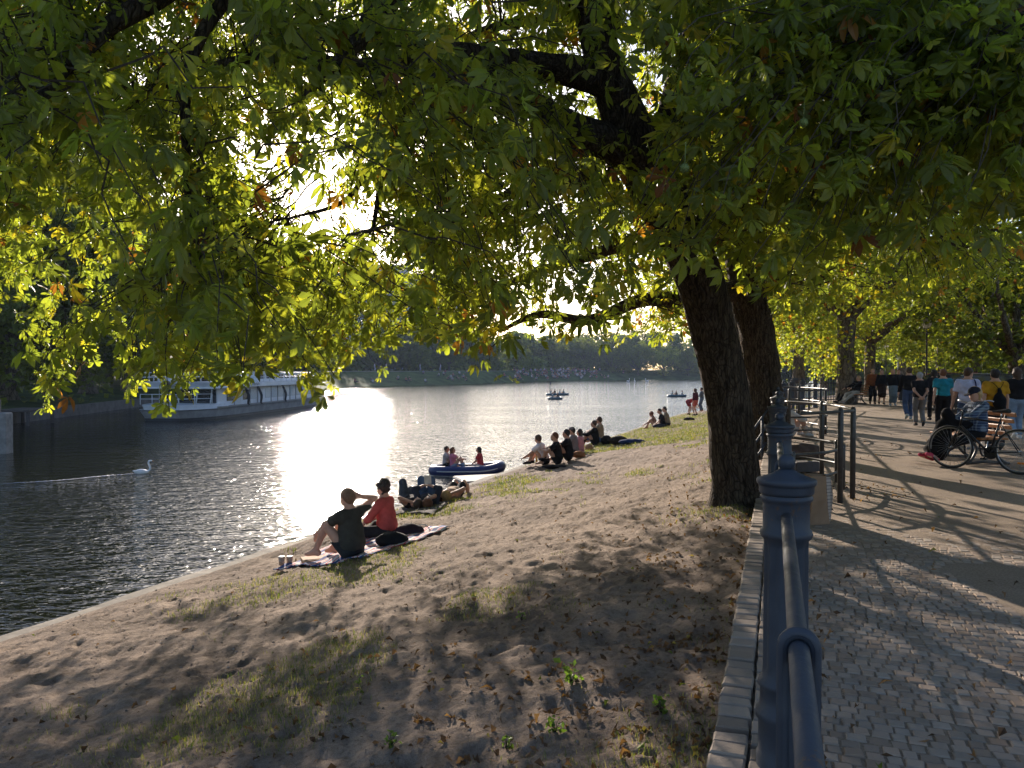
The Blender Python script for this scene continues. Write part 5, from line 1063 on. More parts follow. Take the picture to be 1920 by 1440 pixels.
bpers(852, 934, 'person with light brown hair lying at the very edge of the bank', -10, lie(False, True), dict(top=(0.4, 0.28, 0.2), sleeve='none', bot=(BLACK, 'shorts'), hair=('blond', 'bob')), 0.013)
# the row in the middle
pr = sit('reach', lean=(0, 0.38, 1), head=(0.35, 1, -0.1)); bpers(1022, 874, 'man in a white t-shirt leaning forward at the left end of the row', 66, pr, dict(top=(0.66, 0.62, 0.66), bot=(BLACK, 'long'), shoe=BLACK, hair=('brown', 'short')), 0.014, 0.98)
bpers(1046, 872, 'bearded man in black turning his head, second in the row', 80, sit('knees', (0, 0.12, 1), (-0.1, 1, 0)), dict(top=BLACK, bot=(BLACK, 'long'), hair=('auburn', 'short'), beard=1, loose=0.02), 0.014)
bpers(1066, 866, 'dark haired clean shaven man in black, third in the row', 78, sit('knees', (0, 0.08, 1), (0.1, 1, 0)), dict(top=BLACK, bot=(BLACK, 'long'), hair=('dark', 'short'), loose=0.02), 0.014)
bpers(1078, 855, 'man in a grey mauve t-shirt and cap worn low, fourth in the row', 70, sit('knees', (0, 0.12, 1), (0.0, 1, -0.05)), dict(top=(0.22, 0.18, 0.19), bot=((0.04, 0.04, 0.05), 'long'), hair=('dark', 'short'), cap=(0.2, 0.17, 0.17)), 0.014)
bpers(1089, 851, 'long haired woman in a pink top sitting cross legged beside the man in the cap', 65, sit('cross', (0, 0.05, 1), (0.0, 1, 0)), dict(top=(0.50, 0.24, 0.27), sleeve='elbow', bot=((0.42, 0.20, 0.22), 'long'), hair=('dark', 'long'), fem=1), 0.014, 0.88)
bpers(1116, 838, 'person in black with tied hair in front of the man in tan', 75, sit('knees', (0, 0.05, 1), (0.0, 1, 0)), dict(top=BLACK, sleeve='long', bot=(BLACK, 'long'), hair=('brown', 'bun'), fem=1, loose=0.02), 0.016)
bpers(1126, 834, 'man in a tan shirt sitting at the right end of the row', 70, sit('knees', (0, 0.05, 1), (0.2, 1, 0)), dict(top=(0.26, 0.20, 0.14), sleeve='elbow', bot=(JEANS, 'long'), hair=('brown', 'short')), 0.016, 1.08)
# three further on
bpers(1229, 802, 'curly haired person leaning forward in the group of three', 75, sit('reach', (0, 0.3, 1), (0.0, 1, -0.3)), dict(top=(0.35, 0.2, 0.15), sleeve='none', bot=((0.3, 0.17, 0.12), 'shorts'), hair=('auburn', 'curly')), 0.022, 0.92)
bpers(1244, 803, 'person in a black t-shirt cross legged in the middle of the group of three', 75, sit('cross', (0, 0.25, 1), (0.0, 1, -0.2)), dict(top=BLACK, bot=((0.03, 0.035, 0.05), 'long'), hair=('dark', 'short')), 0.022)
bpers(1252, 799, 'person in a beige shirt at the right of the group of three', 75, sit('cross', (0, 0.2, 1), (0.0, 1, -0.1)), dict(top=(0.25, 0.2, 0.15), bot=(BLACK, 'long'), hair=('dark', 'short')), 0.022, 1.08)
# standing by the trunk
pb = stand(0.1, 0.1, tall=0.90); pb.update(pel=(0, -0.05, 0.90), lean=(0, 1, 0.15), wr=[(-0.15, 0.72, 0.50), (0.15, 0.72, 0.50)], eh=[(-1, 0, 0), (1, 0, 0)], head=(0, 0.8, -0.5), hup=(0, 0.5, 0.8))
bpers(1291, 778, 'woman in red and short shorts bending forward by the water', -70, pb, dict(top=(0.45, 0.06, 0.07), bot=((0.25, 0.03, 0.04), 'shorts'), shoe=BLACK, hair=('brown', 'bob'), fem=1), 0.024, 0.93, 'people standing at the water edge')
bpers(1304, 781, 'long haired woman in a dark top and coral shorts standing by the leaning trunk', 40, stand(0.3, 0.1), dict(top=(0.08, 0.02, 0.03), sleeve='elbow', bot=((0.50, 0.12, 0.10), 'shorts'), shoe=(0.03, 0.03, 0.03), hair=('brown', 'long'), fem=1), 0.024, 0.93, 'people standing at the water edge')
bpers(1316, 772, 'person in grey peeking out beside the leaning trunk', 60, stand(0.3, 0.1, 'front'), dict(top=(0.10, 0.12, 0.16), sleeve='long', bot=((0.10, 0.14, 0.2), 'long'), hair=('dark', 'short')), 0.024, 0.93, 'people standing at the water edge')
# ---------------------------------------------------------------- their things
M_flag, b = newmat('red_white_blue_blanket'); va = mapped(M_flag, (1, 1, 1), (0, 0, 0.6)); w_ = nd(M_flag, 'ShaderNodeTexWave', wave_type='BANDS'); w_.inputs['Scale'].default_value = 1.5; w_.inputs['Distortion'].default_value = 2.5; w_.inputs['Detail'].default_value = 2; lk(M_flag, va, w_.inputs['Vector'])
lk(M_flag, ramp(M_flag, w_.outputs['Fac'], [(0.0, (0.03, 0.06, 0.20)), (0.25, (0.03, 0.06, 0.20)), (0.3, (0.62, 0.60, 0.60)), (0.5, (0.6, 0.58, 0.58)), (0.55, (0.50, 0.04, 0.06)), (0.8, (0.5, 0.04, 0.06)), (0.85, (0.6, 0.58, 0.58))]), b.inputs['Base Color']); b.inputs['Roughness'].default_value = 0.95
def blanket(corners, name, label, mat, n=26, lift=0.025):
    c = [Vector(p) for p in corners]; V = []
    for i in range(n):
        for j_ in range(n):
            u, v = i/(n-1), j_/(n-1); q = (c[0]*(1-u)+c[1]*u)*(1-v)+(c[3]*(1-u)+c[2]*u)*v; q = Vector((q.x+0.04*math.sin(v*9+u*3), q.y+0.05*math.sin(u*11), 0))
            V.append((q.x, q.y, ground_z(q.x, q.y)+lift+0.022*max(0, math.sin(u*17+v*9)*math.sin(v*13-u*5))))
    V2 = [(x, y, z-0.012) for x, y, z in V]; G1 = gridfaces(n, n); F = [tuple(f) for f in G1.tolist()]+[tuple(n*n+i for i in f[::-1]) for f in G1.tolist()]
    rim = [i for i in range(n)]+[n*i+n-1 for i in range(1, n)]+[n*n-1-i for i in range(1, n)]+[n*(n-1-i) for i in range(1, n)]
    for a_, b2 in zip(rim, rim[1:]): F.append((a_, a_+n*n, b2+n*n, b2))
    return obj(name, V+V2, F, mat, smooth=True, label=label, cat="blanket")
g_ = lambda px, py: at(px, py)
blanket([g_(512, 1064), g_(690, 1046), g_(850, 984), g_(640, 1010)], 'blanket', 'red white and blue striped blanket spread under the couple at the water edge', M_flag)
blanket([g_(730, 968), g_(815, 966), g_(845, 944), g_(775, 944)], 'blanket', 'dark blanket under the two people lying down', cloth('dusk', (0.06, 0.05, 0.05)), 14)
def softbag(px, py, r3, col, name, label, rz=0, h=0.012, cat='bag', extra=None):
    c = at(px, py); q = SDF(h); q.ell((0, 0, r3[2]*0.8), r3, None, 0.02).ell((r3[0]*0.4, 0, r3[2]*0.6), (r3[0]*0.6, r3[1]*0.9, r3[2]*0.7), None, 0.03)
    if extra: extra(q)
    o_ = q.mesh(name, cloth('%s%02x%02x' % (name, int(col[0]*255), int(col[2]*255)), col), None, [((0, 0, -0.01), (0, 0, -1))], 0.005); o_.location = c; o_.rotation_euler = (0, 0, rz); put(o_, None, label, cat); return o_
softbag(735, 1022, (0.24, 0.15, 0.11), (0.014, 0.015, 0.018), 'backpack', 'black backpack lying on the blanket beside the man in olive', 0.4, cat='backpack')
b2_ = softbag(768, 1000, (0.22, 0.14, 0.10), (0.03, 0.02, 0.03), 'jacket', 'dark crumpled jacket behind the person in the coral shirt', 0.2, cat='jacket')
k = MB(); k.tube(spline([(0.1, 0.1, 0.12), (0.25, 0.02, 0.15), (0.32, -0.12, 0.04), (0.2, -0.2, 0.03)], 5), 0.008, 6).build('drawstring', cloth('cord_white', (0.6, 0.58, 0.56)), b2_)
softbag(788, 945, (0.12, 0.10, 0.10), (0.20, 0.08, 0.03), 'bag', 'rust coloured bag between the lying people', 0.3)
softbag(820, 942, (0.13, 0.10, 0.10), (0.035, 0.025, 0.02), 'bag', 'dark brown bag right of the lying reader', 0.1)
def boxes(px, py, label, c_, n, rz):
    p = at(px, py); root = empty(n, p, rz, label, 'cup' if n == 'cup' else 'box')
    if n == 'cup': MB().lathe([(0.035, 0.02), (0.045, 0.13), (0.041, 0.13), (0.033, 0.03)], n=18).build('cup_wall', plain('paper_cup', c_, 0.6), root); MB().lathe([(0.048, 0.128), (0.048, 0.14), (0.02, 0.142)], n=18).build('lid', plain('cup_lid', (0.5, 0.42, 0.35), 0.5), root)
    else: MB().box((0, 0, 0.05), (0.36, 0.24, 0.05), None, 1, 0.006).build('carton', plain('kraft_carton', c_, 0.85), root); MB().box((0, 0.02, 0.078), (0.35, 0.20, 0.006)).build('lid', plain('kraft_carton', c_, 0.85), root)
boxes(528, 1056, 'paper cup standing at the left corner of the blanket', (0.42, 0.28, 0.2), 'cup', 0); boxes(543, 1052, 'second paper cup just right of the one at the blanket corner', (0.45, 0.32, 0.25), 'cup', 0.3)
boxes(590, 1047, 'flat brown food carton lying by the bare foot of the man', (0.36, 0.22, 0.13), 'food_box', 0.4)
softbag(1085, 862, (0.20, 0.13, 0.10), (0.30, 0.13, 0.06), 'bag', 'tan bag on the sand behind the woman in pink', 0.2)
softbag(1104, 846, (0.14, 0.12, 0.12), (0.30, 0.2, 0.12), 'bag', 'round straw bag between the woman in pink and the person in black', 0.2)
softbag(1137, 836, (0.20, 0.16, 0.19), (0.012, 0.012, 0.014), 'backpack', 'black backpack beside the man in tan', 0.2, 0.016, 'backpack')
softbag(1160, 836, (0.32, 0.2, 0.16), (0.03, 0.025, 0.02), 'bag', 'humped dark bag lying beyond the row of sitters', 0.2, 0.02)
softbag(1185, 834, (0.48, 0.22, 0.10), (0.02, 0.035, 0.10), 'jacket', 'navy jacket with a pale stripe thrown on the grass edge', 0.25, 0.02, 'jacket')
softbag(1292, 789, (0.3, 0.18, 0.10), (0.03, 0.02, 0.018), 'bag', 'dark bag on the slope below the standing women', 0.2, 0.03)
softbag(1040, 876, (0.35, 0.10, 0.05), (0.02, 0.018, 0.02), 'jacket', 'flat black jacket on the sand in front of the row of sitters', 0.1, 0.016, 'jacket')
k = MB(); p = at(1006, 871); o_ = k.lathe([(0.03, 0), (0.034, 0.01), (0.034, 0.15), (0.015, 0.19), (0.014, 0.24), (0.0015, 0.241)], n=14).build('bottle', plain('amber_bottle', (0.5, 0.28, 0.05), 0.2)); o_.location = p; put(o_, None, 'small amber bottle by the feet of the man in white', 'bottle')
# bag and small objects behind the railing
c_ = Vector(((1462-960)/1480*13.2+0.75, 14.2, 0)); q = SDF(0.015); q.ell((0, 0, 0.12), (0.38, 0.2, 0.14), None, 0.03).ell((0.15, 0.05, 0.1), (0.3, 0.16, 0.12), None, 0.03); o_ = q.mesh('bag', cloth('brown_canvas', (0.09, 0.06, 0.05)), None, [((0, 0, 0), (0, 0, -1))], 0.006); o_.location = c_; put(o_, None, 'brown duffel bag on the ground behind the guard rails', 'bag')
root = empty('crate', (4.55, 12.3, 0), 0.3, 'small dark box with a white end standing behind the bent guard rail', 'box'); MB().box((0, 0, 0.09), (0.42, 0.22, 0.16), None, 1, 0.01).build('case', plain('dark_card', (0.05, 0.04, 0.04), 0.6), root); MB().box((0.235, 0, 0.095), (0.04, 0.2, 0.14), None, 1, 0.005).build('end_panel', plain('white_card', (0.55, 0.55, 0.52), 0.6), root)
# emblem on the black shirt is a small stitched patch
# ================================================================ boats
M_white = plain('white_boat_paint', (0.68, 0.71, 0.76), 0.4, 0, 0.10, 1.2, 0, 0.5); M_hull = plain('weathered_grey_hull', (0.30, 0.30, 0.31), 0.6, 0, 0.25, 1.5, 0, 0.3); M_dark = plain('dark_waterline', (0.03, 0.033, 0.04), 0.5); M_win = plain('boat_window', (0.015, 0.02, 0.028), 0.08, 0, 0.1, 2, 0, 0.8)
M_deck = plain('boat_deck', (0.30, 0.28, 0.26), 0.8, 0, 0.2, 2)
M_alu = plain('white_rail_paint', (0.62, 0.64, 0.68), 0.4)
bo = P(312, 786, 57); bo.z = WATER
boat = empty('tour_boat', (bo.x, bo.y, WATER), math.radians(-6.5), 'white two deck tour boat moored at the left bank', 'boat')
# own frame: +Y away along the side; starboard side at x=+2.6 faces the open water; bow ends at y=0
def hullsec(y):
    w_ = 2.75 if y > 5 else 2.75*math.sqrt(max(0.0, 1-((5-y)/6.4)**2)); return w_
ysec = [-0.6, -0.2, 0.5, 1.5, 3, 5, 8, 14, 20, 26, 29, 30.5]
def loft(z0, z1, inset0, inset1, y0, y1, name, mat, parent, cap=True, rake=0.0):
    ys = [y for y in ysec if y0 <= y <= y1]; V = []; F = []; n = len(ys)
    for z, ins_, rk in ((z0, inset0, 0.0), (z1, inset1, -rake)):
        V += [(-(hullsec(y)-ins_), y+(rk if i == 0 else rk*max(0, 1-y/5)), z) for i, y in enumerate(ys)]+[((hullsec(y)-ins_), y+(rk if i == 0 else rk*max(0, 1-y/5)), z) for i, y in reversed(list(enumerate(ys)))]
    m = 2*n; F = [(i, (i+1) % m, m+(i+1) % m, m+i) for i in range(m)]+[tuple(range(m, 2*m)), tuple(range(m-1, -1, -1))]
    return obj(name, V, F, mat, parent)
loft(-0.3, 0.20, 0.10, 0.05, -0.6, 30.5, 'waterline_band', M_dark, boat, rake=0.1); hull = loft(0.20, 0.72, 0.04, -0.08, -0.6, 30.5, 'hull', M_hull, boat, rake=0.45)
loft(0.722, 1.15, 0.0, 0.0, -0.6, 5, 'bow_bulwark', M_white, boat, rake=0.3); loft(0.73, 0.80, -0.14, -0.16, -0.6, 30.5, 'rubbing_strake', M_hull, boat, rake=0.45)
# cabin: dark glazed front, panelled side
cab = MB(); cab.box((0, 16.2, 1.55), (4.7, 24.8, 1.50)); cabin = cab.build('cabin', M_white, boat)
MB().box((0, 3.75, 1.62), (4.5, 0.10, 1.15)).build('front_window', M_win, boat); fr = MB()
for x in (-1.9, -0.75, 0.75, 1.9): fr.box((x, 3.66, 1.62), (0.10, 0.06, 1.2), Matrix.Rotation(0.12*(1 if x > 0 else -1), 3, 'Y'))
fr.build('window_mullion', M_alu, boat)
for i in range(13):
    y = 6.3+i*1.75
    if i in (1, 4): MB().box((2.365, y, 1.50), (0.05, 1.1, 1.25), None, 1, 0.01).build('door', plain('pale_door', (0.62, 0.64, 0.66), 0.5), boat); continue
    MB().box((2.362, y, 1.66), (0.04, 1.35, 0.80), None, 1, 0.01).build('window', M_win if i in (0, 2) else plain('curtained_window', (0.50, 0.56, 0.62), 0.25), boat)
    MB().box((2.385, y+0.85, 1.55), (0.05, 0.10, 1.45)).build('pillar', M_hull, boat)
MB().box((2.72, 16, 0.90), (0.5, 26, 0.05)).build('side_deck', M_deck, boat)
# upper deck slab with deep white fascia
f = MB(); f.prism([(-2.9, 1.5, 2.30), (2.9, 1.5, 2.30), (2.9, 9.5, 2.30), (-2.9, 9.5, 2.30)], (0, 0, 0.10)); f.prism([(-2.75, 2.0, 2.30), (2.75, 2.0, 2.30), (2.9, 1.3, 2.78), (-2.9, 1.3, 2.78)], (0, 0.12, 0)); f.prism([(2.75, 2.0, 2.30), (2.75, 9.5, 2.30), (2.9, 9.5, 2.78), (2.9, 1.3, 2.78)], (-0.1, 0, 0)); f.prism([(-2.75, 2.0, 2.30), (-2.75, 9.5, 2.30), (-2.9, 9.5, 2.78), (-2.9, 1.3, 2.78)], (0.1, 0, 0)); f.build('front_fascia', M_white, boat)
MB().box((0, 19.4, 2.50), (5.7, 19.6, 0.36)).build('upper_deck', M_white, boat); MB().box((0, 21, 3.05), (3.6, 14, 0.72)).build('roof_house', M_white, boat); MB().box((0, 21, 3.47), (4.2, 15, 0.09)).build('canopy', plain('pale_canvas', (0.62, 0.57, 0.50), 0.8), boat)  # canopy in one pale canvas colour
for i in range(8): MB().box((1.815, 15.2+i*1.7, 3.10), (0.03, 1.1, 0.36)).build('roof_window', M_win, boat)
def railset(x0, y0, x1, y1, z, h_, n, name='deck_rail'):
    k = MB(); a, b2 = Vector((x0, y0, z)), Vector((x1, y1, z))
    for dz in (h_, h_*0.55): k.tube([a+Vector((0, 0, dz)), b2+Vector((0, 0, dz))], 0.028, 6)
    for i in range(n+1): p = a.lerp(b2, i/n); k.tube([p, p+Vector((0, 0, h_))], 0.026, 6)
    k.build(name, M_alu, boat)
railset(-2.7, 1.5, 2.7, 1.5, 2.75, 0.75, 8); railset(2.8, 1.5, 2.8, 9.4, 2.75, 0.75, 6); railset(2.75, 10, 2.75, 28, 2.68, 0.72, 12); railset(-2.75, 1.5, -2.75, 28, 2.7, 0.75, 12); railset(-2.2, 0.4, 0.8, -0.1, 1.15, 0.75, 3, 'bow_rail'); railset(0.8, -0.1, 2.5, 2.4, 1.15, 0.75, 2, 'bow_rail')
k = MB(); k.tube([(-0.4, 0.0, 1.90), (0.5, 0.0, 1.15)], 0.03, 6).build('bow_brace', M_alu, boat)
k = MB()   # ladder between the decks
for s in (-0.25, 0.25): k.tube([(0.9+s, 1.25, 2.15), (0.9+s, 1.22, 3.35)], 0.03, 6)
for i in range(5): k.tube([(0.65, 1.24, 2.25+0.2*i), (1.15, 1.24, 2.25+0.2*i)], 0.02, 5)
k.build('ladder', M_dark, boat)
k = MB().lathe([(0.30, -0.05), (0.36, 0.0), (0.30, 0.05), (0.24, 0.0), (0.30, -0.05)], (-0.5, 1.22, 2.55), 20, Matrix.Rotation(math.pi/2, 3, 'X')); k.build('lifebuoy', plain('faded_buoy', (0.16, 0.17, 0.19), 0.7), boat)
k = MB(); k.box((-1.2, 2.6, 3.25), (1.0, 0.7, 0.9)); k.build('wheelhouse_console', M_white, boat); k = MB()
for i in range(4): k.tube([(-1.9+i*0.35, 2.0, 2.8), (-1.9+i*0.35, 2.0, 3.95)], 0.03, 5)
k.tube([(-1.95, 2.0, 3.95), (-0.8, 2.0, 3.95)], 0.035, 5).build('cage', M_alu, boat)
for y in (8.6, 11.6, 18.0, 23.0):   # hanging rope fenders
    k = MB()
    for i in range(4): k.tube(spline([(2.62, y+i*0.12, 2.35), (2.95, y+0.15*i, 1.6), (2.97, y-0.1+0.1*i, 1.0), (2.9, y+0.3+0.1*i, 0.85)], 4), 0.035, 5)
    k.build('rope', plain('tarred_rope', (0.02, 0.022, 0.028), 0.9), boat)
k = MB(); x_ = 0
for i in range(9):                   # worn dark lettering, unreadable at this distance
    y = 9.6+i*0.24; k.box((2.866, y, 2.52), (0.01, 0.045, 0.20)); 
    if i % 2: k.box((2.866, y+0.07, 2.60), (0.01, 0.10, 0.04))
    if i % 3 == 0: k.box((2.866, y+0.07, 2.44), (0.01, 0.10, 0.04))
k.build('lettering', plain('lettering_paint', (0.06, 0.07, 0.09), 0.7), boat)
boat.scale = (1, 0.80, 1)
# inflatable dinghies
M_blue = plain('dinghy_blue', (0.015, 0.025, 0.11), 0.35, 0, 0.1, 5); M_grey = plain('dinghy_grey', (0.42, 0.44, 0.48), 0.4, 0, 0.1, 5)
def dinghy(px, py, L, W, rz, label, c1=M_blue, c2=M_grey, r_=0.19, lift=0.22):
    p = G(px, py, WATER); root = empty('inflatable_boat', (p.x, p.y, WATER), rz, label, 'inflatable boat', 'small boats on the canal'); pts = []; n = 36
    for i in range(n+1):
        t = 2*math.pi*i/n; c_, s_ = math.cos(t), math.sin(t); x = (L/2-r_)*math.copysign(abs(c_)**0.55, c_); y = (W/2-r_)*math.copysign(abs(s_)**0.75, s_); z = r_*0.75+lift*max(0, (x/(L/2)))**3; pts.append((x, y, z))
    MB().tube(pts, r_, 14, False).build('tube', c1, root); MB().tube([(x*1.0, y*1.0, z-r_*0.62) for x, y, z in pts], r_*0.72, 12, False).build('lower_tube', M_grey if c2 is M_grey else c2, root)
    k = MB(); k.tube([(x*(1+0.01), y+math.copysign(r_*0.96, y) if abs(y) > 0.1 else y, z+0.02) for x, y, z in pts], 0.022, 6, False).build('grab_line', c2, root)
    V = [(x*0.97, y*0.97, 0.07) for x, y, z in pts[:-1]]+[(x*0.97, y*0.97, 0.02) for x, y, z in pts[:-1]]; F = [tuple(range(n)), tuple(range(2*n-1, n-1, -1))]+[(i, n+i, n+(i+1) % n, (i+1) % n) for i in range(n)]; obj('floor', V, F, c2, root)
    return root, p
dg, dp = dinghy(876, 889, 2.75, 1.3, 0.05, 'blue and grey inflatable boat with three people near the bank')
def crew(px, dy, label, rz, pose, look, h=0.016, sc=0.86, z=0.16, y_=None):
    Y = (dp.y+dy) if y_ is None else y_; return person(label, ((px-960)/1480*Y, Y, WATER+z), rz, pose, look, h, 'people in the blue inflatable boat' if y_ is None else 'people in the distant boats', sc)
crew(835, 0.1, 'short haired man in a pale t-shirt at the left end of the inflatable boat', -L90, sit('knees', (0, 0.05, 1)), dict(top=(0.42, 0.36, 0.36), bot=(BLACK, 'shorts'), hair=('brown', 'short'), skin='tan'), z=0.22)
crew(850, -0.1, 'long haired woman in pink beside the man in the inflatable boat', -L90, sit('knees', (0, -0.1, 1)), dict(top=(0.55, 0.18, 0.26), bot=(LJEANS, 'long'), hair=('auburn', 'long'), fem=1), z=0.20)
crew(901, 0.0, 'dark haired person in red facing left at the raised end of the inflatable boat', L90-0.2, sit('cross', (0, 0.1, 1)), dict(top=(0.40, 0.05, 0.06), bot=((0.4, 0.38, 0.38), 'shorts'), hair=('dark', 'bob'), fem=1), z=0.20)
root = empty('cool_box', (( 878-960)/1480*dp.y, dp.y, WATER+0.08), 0, 'small dark box between the people in the inflatable boat', 'box'); MB().box((0, 0, 0.14), (0.38, 0.26, 0.24), None, 1, 0.02).build('case', plain('black_box', (0.02, 0.02, 0.02), 0.5), root); MB().box((0, 0, 0.275), (0.40, 0.28, 0.03), None, 1, 0.01).build('lid', plain('pale_lid', (0.5, 0.5, 0.5), 0.5), root)
M_teal = plain('dinghy_teal', (0.03, 0.10, 0.14), 0.4)
for px, py, L, lb, n_ in ((1045, 741, 3.4, 'further inflatable boat with a raised paddle out on the bright water', 4), (1041, 749, 1.9, 'small inflatable boat just in front of the one with the raised paddle', 2), (1269, 744, 2.7, 'low dark canoe shaped boat out on the water left of the bending woman', 3)):
    r_, p_ = dinghy(px, py, L, 1.2, 0.1, lb, M_teal, M_dark, 0.16, 0.1)
    for i in range(n_):
        fx_ = (i+0.5)/n_-0.5; who = person(['leftmost', 'second', 'third', 'fourth'][i]+' person in the '+['inflatable boat with the raised paddle', 'small inflatable boat out on the water', 'low dark canoe shaped boat'][(1045, 1041, 1269).index(px)], (p_.x+fx_*L*0.75, p_.y, WATER+0.12), (L90 if i % 2 else -L90), sit('knees' if i % 2 else 'cross', (0, 0.1, 1)), dict(top=[(0.25, 0.3, 0.33), BLACK, (0.5, 0.5, 0.5), (0.1, 0.2, 0.25)][i], bot=(BLACK, 'long'), hair=(['brown', 'dark'][i % 2], 'short')), 0.035, 'people in the distant boats', 0.85)
p_ = G(1031, 741, WATER); root = empty('paddle', (p_.x, p_.y, WATER+0.4), 0, 'paddle raised above the distant inflatable boat', 'paddle'); MB().tube([(0, 0, 0), (0.05, 0, 1.1)], 0.025, 6).build('shaft', M_dark, root); MB().box((0.07, 0, 1.3), (0.2, 0.03, 0.42), None, 0.7, 0.01).build('blade', M_dark, root)
# ---------------------------------------------------------------- swan
def swan(px, py, sc, rz, label, h=0.012):
    p = G(px, py, WATER); m = plain('swan_feathers', (0.78, 0.78, 0.80), 0.7, 0, 0.05, 20, 0.003); q = SDF(h)
    q.ell((-0.05, 0, 0.12), (0.34, 0.17, 0.14), None, 0.04).cone((-0.28, 0, 0.15), (-0.48, 0, 0.20), 0.09, 0.02, 0.06).ell((-0.10, 0.11, 0.19), (0.27, 0.06, 0.09), None, 0.03).ell((-0.10, -0.11, 0.19), (0.27, 0.06, 0.09), None, 0.03)
    pts = spline([(0.20, 0, 0.14), (0.33, 0, 0.24), (0.34, 0, 0.40), (0.28, 0, 0.56), (0.30, 0, 0.68), (0.37, 0, 0.71)], 4)
    for a, b2 in zip(pts, pts[1:]): q.cone(a, b2, 0.045, 0.04, 0.02)
    q.ell((0.40, 0, 0.705), (0.062, 0.04, 0.042), None, 0.02); o_ = q.mesh('swan', m); o_.location = (p.x, p.y, WATER-0.03); o_.rotation_euler = (0, 0, rz); o_.scale = (sc,)*3
    MB().tube([(0.44, 0, 0.70), (0.53, 0, 0.675)], [0.022, 0.008], 8).build('beak', plain('swan_beak', (0.6, 0.2, 0.03), 0.5), o_); MB().ball((0.445, 0, 0.722), 0.013, 8).build('beak_knob', plain('black_beak', (0.02, 0.02, 0.02), 0.5), o_)
    return put(o_, None, label, 'swan', 'swans on the canal')
swan(268, 888, 0.68, 0.25, 'white swan swimming with a long neck raised, trailing a wake')
for i, (px, s_) in enumerate(((1178, 1.4), (1190, 1.4), (1213, 1.4))): swan(px, 715.5, s_, 0.5+i, 'distant white swan near the far shore, '+['leftmost', 'middle one', 'rightmost'][i]+' of three', 0.05)
# foam of the wake: low ridges of water trailing behind
sw = G(262, 888, WATER); wv = []; wf = []
M_foam = plain('wake_foam', (0.22, 0.23, 0.25), 0.25, 0, 0.2, 30, 0.01)
for s in (0,):
    tip = G(-40, 912, WATER); n = 80; rr = random.Random(2)
    for i in range(n+1):
        t = i/n; c_ = sw.lerp(tip, t)+Vector((0, 0.15*math.sin(t*9), 0)); w_ = 0.012+0.10*math.sin(min(1, t*1.2)*math.pi)*rr.uniform(0.3, 1); wv += [(c_.x, c_.y-w_, WATER+0.004), (c_.x, c_.y, WATER+0.03*rr.uniform(0.3, 1)), (c_.x, c_.y+w_, WATER+0.004)]
        if i < n: wf += [(3*i, 3*i+1, 3*i+4, 3*i+3), (3*i+1, 3*i+2, 3*i+5, 3*i+4)]
obj('wake', wv, [f[::-1] for f in wf], M_foam, smooth=True, kind='structure')
# ---------------------------------------------------------------- mooring pile and steps on the left bank
p = G(9, 850, WATER); root = empty('mooring_pile', (p.x-0.1, p.y, WATER), 0.1, 'square concrete mooring pile rising from the water at the left edge', 'pile'); M_conc = plain('stained_concrete', (0.22, 0.21, 0.20), 0.9, 0, 0.3, 3, 0.02)
MB().box((0, 0, 0.5), (0.62, 0.6, 2.6), None, 1, 0.04).build('pile_block', M_conc, root); MB().box((-0.15, 0, 1.9), (0.16, 0.16, 1.0), None, 1, 0.02).build('bollard_post', M_iron2, root)
p = G(30, 798, WATER); root = empty('jetty', (p.x, p.y+1, WATER), 0.05, 'low dark timber jetty by the mooring pile', 'jetty'); MB().box((0, 0, 1.0), (2.4, 3.5, 0.14), None, 1, 0.02).build('deck', plain('wet_timber', (0.06, 0.05, 0.045), 0.8), root)
for x, y in ((-1, -1.5), (1, -1.5), (-1, 1.5), (1, 1.5)): MB().tube([(x, y, -0.6), (x, y, 0.95)], 0.12, 10).build('pile', plain('wet_timber', (0.06, 0.05, 0.045), 0.8), root)
# stone quay wall on the left bank
yq = np.linspace(40, 108, 60); xq = np.interp(yq, st[:, 0], st[:, 1])+0.15; rows = [np.stack([xq+dx, yq, np.full_like(yq, z)], -1) for dx, z in ((0.0, -2.9), (0.0, -1.30), (-0.5, -1.28))]
obj('quay_wall', np.stack(rows, 1).reshape(-1, 3), gridfaces(60, 3), plain('quay_stone', (0.12, 0.11, 0.10), 0.9, 0, 0.35, 1.5, 0.02), kind='structure')
# ---------------------------------------------------------------- stone slab at the edge by the inflatable
p = G(905, 905, -1.95); root = MB().box((0, 0, 0), (2.0, 1.4, 0.35), None, 1, 0.04).build('landing_slab', plain('landing_stone', (0.35, 0.31, 0.27), 0.8, 0, 0.2, 4, 0.01)); root.location = (p.x+0.2, p.y, -1.95); root.rotation_euler = (0, 0, 0.35); put(root, None, 'pale stone landing slab at the bank edge below the inflatable boat', 'slab')
